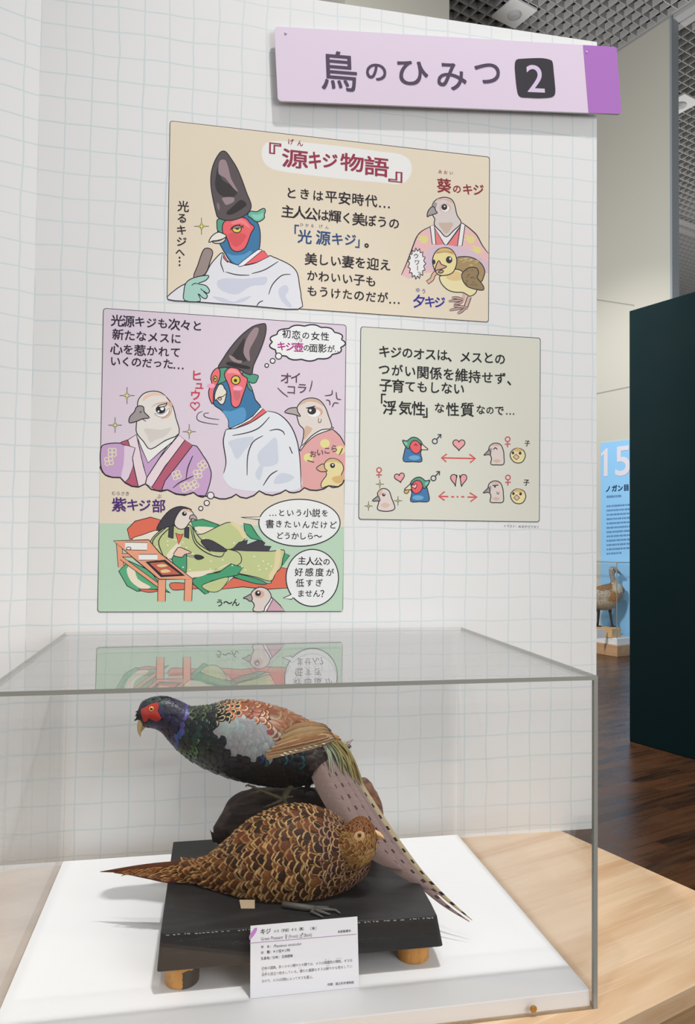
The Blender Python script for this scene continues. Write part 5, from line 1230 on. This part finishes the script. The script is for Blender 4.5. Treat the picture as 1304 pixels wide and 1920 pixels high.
# tail quills
def tail_material():
    m, nt, b = newmat('barred_tail')
    uv = nt.nodes.new('ShaderNodeUVMap'); uv.uv_map = 'UVMap'; sp = nt.nodes.new('ShaderNodeSeparateXYZ'); nt.links.new(uv.outputs[0], sp.inputs[0])
    def at(nm): a = nt.nodes.new('ShaderNodeAttribute'); a.attribute_name = nm; return a
    cen, ring, edge, par = at('cen'), at('ring'), at('edge'), at('par'); ps = nt.nodes.new('ShaderNodeSeparateXYZ'); nt.links.new(par.outputs['Vector'], ps.inputs[0])
    tc = nt.nodes.new('ShaderNodeTexCoord'); n = nt.nodes.new('ShaderNodeTexNoise'); n.inputs['Scale'].default_value = 160; nt.links.new(tc.outputs['Object'], n.inputs[0])
    u = sp.outputs[0]; v = sp.outputs[1]
    side = smooth(nt, math_node(nt, 'MULTIPLY_ADD', n.outputs[0], 0.3, u), 0.25, 0.5)
    c = mixc(nt, side, cen.outputs['Color'], ring.outputs['Color'])
    fr = math_node(nt, 'FRACT', math_node(nt, 'DIVIDE', math_node(nt, 'MULTIPLY_ADD', math_node(nt, 'ABSOLUTE', u), -0.004, v), 0.0215))
    bar = math_node(nt, 'LESS_THAN', math_node(nt, 'ABSOLUTE', math_node(nt, 'SUBTRACT', fr, 0.5)), 0.17)
    # spots sit near the margin at the root and become full bars towards the tip
    tip = smooth(nt, v, 0.23, 0.33, 0.0, 0.8)
    du = math_node(nt, 'ABSOLUTE', math_node(nt, 'SUBTRACT', u, ps.outputs[0]))
    spot = math_node(nt, 'LESS_THAN', du, math_node(nt, 'ADD', tip, ps.outputs[1]))
    c = mixc(nt, math_node(nt, 'MULTIPLY', bar, spot), c, edge.outputs['Color'])
    st_ = nt.nodes.new('ShaderNodeMapping'); st_.inputs['Scale'].default_value = (1.5, 700, 1); cm = nt.nodes.new('ShaderNodeCombineXYZ'); nt.links.new(u, cm.inputs[0]); nt.links.new(math_node(nt, 'SUBTRACT', v, math_node(nt, 'MULTIPLY', math_node(nt, 'ABSOLUTE', u), 0.02)), cm.inputs[1]); nt.links.new(cm.outputs[0], st_.inputs[0])
    nb = nt.nodes.new('ShaderNodeTexNoise'); nb.inputs['Scale'].default_value = 1; nt.links.new(st_.outputs[0], nb.inputs[0])
    h = nt.nodes.new('ShaderNodeHueSaturation'); nt.links.new(c, h.inputs['Color']); nt.links.new(smooth(nt, nb.outputs[0], 0.25, 0.75, 0.85, 1.15), h.inputs['Value']); nt.links.new(h.outputs[0], b.inputs['Base Color'])
    b.inputs['Roughness'].default_value = 0.55; b.inputs['Specular IOR Level'].default_value = 0.25; return m
TM = tail_material()
MAU, YEL, BLK = C('8f7873'), C('b3a383'), C('251a1c')
def tail_y(py): return ym-0.012+(-0.445-(ym-0.012))*max(0, (py-1400)/325.0)**1.15
def quill(name, path, wpx, cols, back=0.0, nrm=(-0.35, -1, 0.25)):
    b = MB(); pth = []; wd = []
    for (x, y), w_ in zip(path, wpx):
        yy = tail_y(y)+back; p = at_y(x, y, yy); pth.append(p); wd.append(w_*((p-CAM)@FW)/FPX)
    strip(b, pth, wd, cols, TM, 64, nrm, 0.10, vmul=1.0000001); return b.build(name, male, smooth_sh=True, recalc=False)
quill('tail_feather', [(618, 1402), (652, 1452), (697, 1518), (744, 1583), (790, 1638), (836, 1684), (886, 1725.5)], [30, 30, 26, 20, 12, 7, 1.5], (YEL, YEL, BLK, 0.42, .20), 0.006)
quill('tail_feather', [(612, 1404), (645, 1462), (688, 1528), (735, 1592), (785, 1650), (831, 1694), (881, 1728)], [34, 40, 36, 28, 17, 8, 1.5], (MAU, jit(MAU, .04), C('4a3836'), 0.55, .08), 0.0)
quill('tail_feather', [(600, 1402), (634, 1466), (675, 1533), (716, 1590), (760, 1632), (797, 1659), (829, 1680.5)], [42, 50, 50, 44, 28, 12, 1.5], (jit(MAU, .05), jit(MAU, .05), C('3a2a2a'), 0.6, .07), -0.003)
quill('tail_feather', [(590, 1402), (624, 1470), (663, 1535), (699, 1586), (730, 1613), (755, 1630)], [40, 52, 52, 42, 26, 3], (jit(MAU, .05), MAU, C('4a3c3a'), 0.6, .06), -0.006)
quill('tail_feather', [(581, 1402), (612, 1468), (648, 1530), (680, 1574), (706, 1598)], [26, 44, 42, 30, 3], (C('85716a'), MAU, C('4a3c3a'), 0.6, .04), -0.008)
b = MB()   # downy barbs along the tail's left margin
for k in range(120):
    f = random.random(); x = 572+f*112; y = 1404+f*150; yy = tail_y(y)-.008; c = jit(C('8a7668'), .2)
    strip(b, [at_y(x+6, y-2, yy), at_y(x+3, y+8, yy), at_y(x-random.uniform(-2, 5)+4, y+random.uniform(14, 24), yy)], [.0014, .0012, .0002], (c, c, c, .5, .9), FEM, 5)
b.build('tail_down', male, smooth_sh=True, recalc=False)
# legs
LEGM = mat('59543f', 0.6, 0.25); LEG2 = mat('4a4642', 0.55, 0.3)
def leg(name, path, rad, toes, y, m):
    b = MB(); b.tube(catmull([at_y(px, py, yy) for (px, py), yy in path], False, 4), [v[0] for v in catmull([(r,) for r in rad], False, 4)], m, 10)
    o = b.build(name, male, smooth_sh=True)
    for tpath in toes:
        b2 = MB(); pts = catmull([at_y(px, py, yy) for (px, py), yy in tpath], False, 4); n_ = len(pts)
        b2.tube(pts, [0.0036*(1-0.75*i/(n_-1))+0.0006*math.sin(i*2.2) for i in range(n_)], m, 8); b2.build('toe', o, smooth_sh=True)
    return o
yf = -0.288
leg('leg', [((552, 1456), ym-.02), ((546, 1470), ym-.022), ((538, 1486), -.285), ((531, 1499), yf)], [.010, .0062, .0052, .006], [
    [((531, 1499), yf), ((515, 1492), yf-.004), ((495, 1484), yf-.004), ((476, 1476), yf-.002), ((464, 1472), yf), ((461, 1476), yf)],
    [((531, 1499), yf), ((522, 1503), yf-.006), ((508, 1509), yf-.010), ((494, 1514), yf-.012)], [((531, 1499), yf), ((537, 1506), yf-.008), ((545, 1514), yf-.012), ((548, 1522), yf-.013)], [((533, 1497), yf), ((541, 1494), yf), ((551, 1494), yf)]], yf, LEGM)
yb = -0.245
leg('leg', [((590, 1452), ym+.02), ((583, 1464), ym+.02), ((577, 1473), yb), ((578, 1480), yb)], [.010, .006, .005, .0055], [
    [((578, 1480), yb), ((586, 1480), yb-.006), ((592, 1485), yb-.014), ((594, 1494), yb-.022)], [((578, 1480), yb), ((572, 1483), yb-.01), ((570, 1490), yb-.018)], [((578, 1480), yb), ((566, 1478), yb-.005), ((556, 1480), yb-.01)]], yb, LEG2)
# thigh fluff
b = MB()
for k in range(120):
    x = random.uniform(470, 604); y0 = 1464-abs(x-540)*0.02; yy = ym+random.uniform(-.03, .03); c = jit(C('141314'), .3)
    strip(b, [at_y(x, y0-8, yy), at_y(x+random.uniform(-2, 4), y0+1, yy), at_y(x+random.uniform(-3, 7), y0+random.uniform(5, 12), yy)], [.003, .0022, .0002], (c, c, c, .5, .9), FEM, 5)
b.build('belly_down', male, smooth_sh=True, recalc=False)

# ================================================================ FEMALE PHEASANT resting in front
fem = thing('pheasant', 'mottled brown female pheasant resting on the black stand before the log', 'bird', (0.12, -0.39, SZ1))
def fy(x): return -0.345-(x-365)/330*0.055
def S_(t, bt): return (t, bt, fy((t[0]+bt[0])/2))
fs_ = [S_((372, 1616), (368, 1650)), S_((395, 1606), (386, 1664)), S_((426, 1582), (420, 1677)), S_((460, 1550), (452, 1689)), S_((500, 1529), (494, 1702)), S_((545, 1516), (538, 1701)), S_((590, 1519), (585, 1691)), S_((625, 1531), (622, 1676)), S_((654, 1552), (658, 1657)), S_((677, 1586), (684, 1639)), S_((692, 1604), (698, 1620))]
fl = Loft(fs_, [.55, .7, .8, .84, .86, .86, .86, .88, .9, .95, 1.0])
def fem_lift():
    for A in (fl.T, fl.B, fl.c): pass
hy = fy(665)-0.018
hs = [((640, 1566), (644, 1612), hy+.012), ((652, 1550), (650, 1620), hy+.006), ((660, 1541), (658, 1628), hy), ((671, 1536), (670, 1627), hy-.003), ((683, 1535), (685, 1616), hy-.004), ((694, 1542), (697, 1602), hy-.004), ((702, 1552), (705, 1586), hy-.004), ((707, 1560), (708, 1574), hy-.004)]
hl = Loft(hs, [.8, .8, .8, .82, .84, .84, .84, .84])
def rest(mb):
    """the belly lies flat on the stand"""
    for i, v in enumerate(mb.v):
        if v[2] < SZ1+0.0008 and -0.06 < v[0] < 0.36: mb.v[i] = (v[0], v[1], SZ1+0.0008)
FB = plain('brown_skin', (0.07, 0.035, 0.014), 0.7)
b = MB(); fl.skin(b, FB, 0.985); hl.skin(b, FB, 0.97, 24)
bd = b.build('body', fem, smooth_sh=True)
me = one_skin(bd, 0.003)
for v in me.vertices: v.co.z = max(v.co.z, 0.0006)
DKS = ['331d10', '3f2413', '2b190d', '4d2a15']
def fem_col(px, py, th, l):
    r = random.random(); dk = jit(C(random.choice(DKS)), .25)
    back = py < 1590-(px-430)*0.05
    if px > 640:   # breast and neck: small, close, mauve-rimmed
            rim = jit(C('94745a') if r < .6 else C('84665c'), .15); return (dk, rim, jit(C('70503a')), .62, .97, .62, .5)
    if px > 610: return (dk, jit(C('9c7d58') if r < .6 else C('886a5a')), jit(C('70503a')), .68, .99, .78, .5)
    if py > 1655-(px-560)*0.15: return (dk, jit(C('9a8460')), jit(C('937a56')), .66, 1.0, .95, .5)     # flank
    if back: return (dk if r < .8 else jit(C('5c3218')), jit(C('a88758') if r < .7 else C('906a40')), jit(C('745030')), .75, .96, 1.12, .40)
    if px < 470: return (jit(C('5a341a') if r < .6 else C('402414')), jit(C('a07a4a') if r < .6 else C('8c6238')), jit(C('745028')), .74, .96, 1.2, .36)
    return (dk if r < .65 else jit(C('684022')), jit(C('a38356')), jit(C('7c5c34')), .74, .96, 1.05, .45)
_fc = fem_col
def fem_col(px, py, th, l):
    c = _fc(px, py, th, l); return (tuple(v*1.2 for v in c[0]), tuple(v*1.18 for v in c[1]), tuple(v*1.2 for v in c[2]))+tuple(c[3:])
b = MB()
plumage(b, fl, lambda l: 0.0105 if l < .6 else 0.0105-(l-.6)/.4*.005, lambda l: 0.0275 if l < .55 else 0.0275-(l-.55)/.45*.015, fem_col, lambda x, y: FEM, (0.02, 0.985), (-2.2, 2.9), lift=0.12, wild=0.13)
for k in range(260):   # loose buff barbs that break up the rows
    li, th_ = random.uniform(.03, .93), random.uniform(-1.0, 2.0); c = jit(C(random.choice(['a07c4c', '7a5830', '8f6a3c', '4a2c18'])), .2)
    feather(b, fl, li, th_, random.uniform(.010, .022), random.uniform(.0004, .0008), random.uniform(-.4, .4), (c, c, c, .6, .95), FEM, .10, h0=.003)
rest(b); b.build('plumage', fem, smooth_sh=True, recalc=False)
def head_col(px, py, th, l):
    r = random.random()
    if py > 1606: return (jit(C('4a2a16')), jit(C('a07a4c')), jit(C('7d5832')), .45, .85, .95, .5)
    if px > 676 and py > 1574+(706-px)*0.3: c = jit(C('a88654'), .12); return (c, c, jit(C('98703a')), .6, .95, .8, .5)
    if py < 1553: return (jit(C('4a2612')), jit(C('8f5c2e')), jit(C('70431f')), .6, .92, .8, .5)
    c = jit(C('6d4522') if r < .5 else C('8f6838'), .2); return (c, jit(C('9c7848')), jit(C('6d4a26')), .6, .9, .75, .5)
b = MB(); plumage(b, hl, lambda l: 0.0036, lambda l: 0.0098, head_col, lambda x, y: FEM, (0.02, 0.97), lift=0.10, wild=0.2)
b.build('head_feathers', fem, smooth_sh=True, recalc=False)
hb = bvh_of(hl)
b = MB(); patch(b, hb, [(664, 1567), (668, 1561), (676, 1558), (683, 1561), (684, 1569), (679, 1575), (671, 1577), (665, 1573)], mat('b59468', 0.7), 0.0022, 0.0008, 3); b.build('eye_ring', fem, smooth_sh=True)
e = drape(hb, [(674.6, 1565.8)], 0.0036)[0]; d = ray(674.6, 1565.8); d /= np.linalg.norm(d)
b = MB(); b.ball(e, 0.0032, mat('7a4a20', 0.2, 0.6), 16, 10, (1, .7, 1)); eye = b.build('eye', fem, smooth_sh=True)
b = MB(); b.ball(e-d*0.0014, 0.0020, mat('0a0807', 0.08, 0.7), 14, 9, (1, .6, 1)); b.build('pupil', eye, smooth_sh=True)
beak([(701, 1561), (707, 1563), (713, 1566), (718, 1570), (720.5, 1574)], [.0052, .0047, .0036, .0020, .0004], 'upper_beak', fem, mat('dcb482', 0.4, 0.4), [hy-.006, hy-.009, hy-.012, hy-.014, hy-.015])
beak([(701, 1570), (707, 1570), (712, 1571.5), (716, 1573)], [.0042, .0034, .0022, .0006], 'lower_beak', fem, mat('c79c68', 0.45), [hy-.006, hy-.009, hy-.012, hy-.013])
# tail of the hen: stiff pointed quills barred with buff
fty = -0.345
RU = [C('5a3018'), C('6a3a1e'), C('4a2618'), C('5d2c22')]
for i, (pth, wd) in enumerate((([(405, 1628), (340, 1628), (270, 1629), (188, 1634.5)], [30, 26, 16, 1]), ([(408, 1636), (350, 1635), (290, 1636), (214, 1636)], [34, 30, 20, 2]), ([(405, 1642), (355, 1641), (300, 1641), (240, 1639)], [30, 28, 20, 2]), ([(400, 1646), (355, 1645), (310, 1645), (262, 1643)], [26, 24, 18, 2]))):
    b = MB(); P = []; W_ = []
    for (x, y), w_ in zip(pth, wd):
        yy = fty+(405-x)/217*0.05-0.003*i; p = at_y(x, y, yy); P.append(p); W_.append(w_*((p-CAM)@FW)/FPX)
    strip(b, P, W_, (RU[i], RU[i], C('2a1610'), 0.3, .2), TM, 44, (0.05, -1, 0.4), 0.1, vmul=1.0000001); b.build('tail_feather', fem, smooth_sh=True, recalc=False)
b = MB()   # buff-tipped coverts lying over the tail root
for k in range(170):
    f = random.random()**0.8; x = 235+f*185; half = (4+f*20) if x < 400 else 26; yc = 1634+f*2; y = yc+random.uniform(-half*.75, half*.95)
    yy = fty+(405-x)/217*0.05-0.008-random.random()*.006; Lp = random.uniform(14, 28)*(0.6+f*.5); cc = jit(C(random.choice(['7a4422', '8a5028', '5a3018'])), .2); bf = jit(C('c0935a'), .15)
    strip(b, [at_y(x, y, yy+.003), at_y(x-Lp*.5, y+random.uniform(0, 2.5), yy-.001), at_y(x-Lp, y+random.uniform(1, 6), yy+.001)], [.004, .0058*(.5+f*.6), .0006], (cc, bf if random.random() < .55 else cc, bf, .55, .85), FEM, 6)
rest(b); b.build('tail_coverts', fem, smooth_sh=True, recalc=False)
# folded wing of the hen
b = MB()
for i, (x0, y0, x1, y1, w_) in enumerate(((505, 1690, 378, 1663, 13), (500, 1682, 384, 1657, 15), (498, 1672, 390, 1649, 17), (500, 1660, 396, 1640, 18), (505, 1648, 404, 1630, 18), (512, 1634, 412, 1620, 18), (520, 1618, 422, 1608, 18))):
    P = []
    for f in (0, .33, .66, 1):
        x = x0+(x1-x0)*f; y = y0+(y1-y0)*f+math.sin(f*math.pi)*4; h_ = drape(bvh_of(fl) if i < 0 else FLB, [(x, y)], 0.006)[0] if 'FLB' in globals() else None
        P.append(h_ if h_ is not None else at_y(x, y, fy(x)-0.035*(1-f)-.006))
    c = jit(C('6a3e1c'), .15); strip(b, P, [w_*.0005, w_*.00085, w_*.0008, .001], (c, jit(C('b78a4c')), jit(C('3d2212')), .5, .82), FEM, 16, (0, -1, .1), .08)
rest(b); b.build('wing', fem, smooth_sh=True, recalc=False)
# her foot stretched on the stand
GT = mat('55524d', 0.5, 0.35)
def on_stand(px, py, r): p = at_z(px, py, SZ1); return np.array([p[0], p[1], SZ1+r+0.0003])
b = MB(); b.tube([on_stand(530, 1702, .0045), on_stand(560, 1706, .0045), on_stand(590, 1709, .004)], [.0045, .0045, .004], GT, 10); ft = b.build('leg', fem, smooth_sh=True)
for pth in ([(590, 1709), (612, 1709), (630, 1710), (638, 1715)], [(588, 1710), (600, 1713), (612, 1716), (620, 1717)], [(586, 1708), (600, 1705), (616, 1703)], [(590, 1709), (584, 1714), (596, 1718), (606, 1722)]):
    n_ = len(pth); rr = [.0034*(1-.6*i/(n_-1)) for i in range(n_)]; b = MB(); b.tube([on_stand(x, y, r) for (x, y), r in zip(pth, rr)], rr, GT, 8); b.build('toe', ft, smooth_sh=True)
# paper tag tucked under her
t = thing('paper_tag', 'small buff paper tag tucked under the resting hen', 'tag', tuple(at_z(452, 1700, SZ1)))
q = [at_z(449, 1687, SZ1+.006), at_z(452, 1703, SZ1+.0015), at_z(478, 1703, SZ1+.0015), at_z(478, 1687, SZ1+.006)]
b = MB(); b.add(q+[p-np.array([0, 0, .0008]) for p in q], [(0, 1, 2, 3), (7, 6, 5, 4), (0, 4, 5, 1), (1, 5, 6, 2), (2, 6, 7, 3), (3, 7, 4, 0)], mat('a8957a', 0.7)); b.build('tag_sheet', t)

# ================================================================ BUSTARD IN THE FAR GALLERY
dB = (bc-CAM)@FW+0.22
bp_ = at_depth(1148, 1179, dB); 
class LoftD(Loft):
    pass
def far_loft(st, depth):
    global at_y
    keep = at_y; nrm_y = lambda px, py, y: at_depth(px, py, y); at_y = nrm_y
    l = Loft(st, depth); at_y = keep; return l
bus = thing('bustard', 'grey and brown mounted bustard standing on the far pale wooden block', 'bird', (float(bp_[0]), float(bp_[1]), zb))
def D_(t_, b_): return (t_, b_, dB)
bl_ = far_loft([D_((1092, 1118), (1094, 1122)), D_((1100, 1107), (1102, 1136)), D_((1112, 1102), (1112, 1141)), D_((1126, 1098), (1126, 1144)), D_((1143, 1094), (1141, 1144)), D_((1158, 1095), (1152, 1139)), D_((1168, 1099), (1162, 1126)), D_((1172, 1104), (1169, 1114))], [.7]*8)
nk = far_loft([D_((1172, 1108), (1150, 1118)), D_((1168, 1100), (1147, 1104)), D_((1160, 1092), (1146, 1096)), D_((1155, 1084), (1145, 1086)), D_((1153, 1078), (1143, 1079)), D_((1155, 1073), (1142.5, 1072)), D_((1159, 1069), (1143, 1066)), D_((1157, 1063.5), (1146, 1062.5)), D_((1153, 1061.5), (1150, 1061.5))], [.8]*9)
def bust_mat():
    m, nt, b = newmat('bustard_feathers'); at_ = nt.nodes.new('ShaderNodeAttribute'); at_.attribute_name = 'cen'
    n = nt.nodes.new('ShaderNodeTexNoise'); n.inputs['Scale'].default_value = 28; n.inputs['Detail'].default_value = 5
    h = nt.nodes.new('ShaderNodeHueSaturation'); nt.links.new(at_.outputs['Color'], h.inputs['Color']); nt.links.new(smooth(nt, n.outputs[0], .3, .7, .65, 1.3), h.inputs['Value']); nt.links.new(h.outputs[0], b.inputs['Base Color']); b.inputs['Roughness'].default_value = .75; return m
BM = bust_mat()
b = MB(); bl_.skin(b, BM, 1.0); nk.skin(b, BM, 1.0)
o_ = b.build('body', bus, smooth_sh=True); me = one_skin(o_, 0.011); ca = me.color_attributes.new('cen', 'FLOAT_COLOR', 'POINT'); arr = []
for v in me.vertices:
    x, y = pix(np.array(v.co)+np.array(bus.location)); nz = noise.noise(v.co*14)*6; x += nz; y += noise.noise(v.co*14+Vector((5, 1, 2)))*6
    if y < 1090 and x < 1168: c = C('9a9288')
    elif x > 1150 and y < 1112: c = C('b9aa92') if x < 1166 else C('8a6844')
    elif x > 1146 and y < 1128 and y > 1104: c = C('a5713a')
    elif y < 1109: c = C('80603c')
    elif y < 1124: c = C('a39888')
    else: c = C('b8a68a')
    arr.append((*c, 1))
ca.data.foreach_set('color', np.array(arr, dtype=np.float32).ravel())
GL = mat('3c3a36', 0.6)
for pth, toes in (([(1144, 1140), (1145, 1150), (1147, 1164), (1149, 1177)], [(1158, 1178.5), (1152, 1181), (1144, 1178)]), ([(1122, 1138), (1123, 1150), (1122, 1164), (1121, 1174)], [(1129, 1175), (1122, 1178), (1116, 1174)])):
    b = MB(); P = [at_depth(x, y, dB) for x, y in pth]; dz = zb+0.012-P[-1][2]; P = [p+np.array([0, 0, dz*i/3]) for i, p in enumerate(P)]
    b.tube(P, [.030, .018, .015, .014], GL, 8); lo_ = b.build('leg', bus, smooth_sh=True)
    for (x, y) in toes:
        q = at_depth(x, y, dB); q = P[-1]+(q-P[-1])*np.array([1, 1, 0])+np.array([0, 0, -.003]); b = MB(); b.tube([P[-1], (P[-1]+q)/2, q], [.012, .010, .005], GL, 6); b.build('toe', lo_, smooth_sh=True)
b = MB(); b.tube([at_depth(1156, 1069, dB-.03), at_depth(1161, 1073, dB-.03), at_depth(1166, 1077.5, dB-.03)], [.026, .018, .004], mat('77726a', .5), 8); b.build('beak', bus, smooth_sh=True)
b = MB(); b.ball(at_depth(1151.5, 1067.5, dB-.052), .009, mat('14110f', .2, .6)); b.build('eye', bus, smooth_sh=True)
for _m in list(bpy.data.objects):
    if _m.name == 'glyph': bpy.data.objects.remove(_m, do_unlink=True)
bpy.context.view_layer.update()
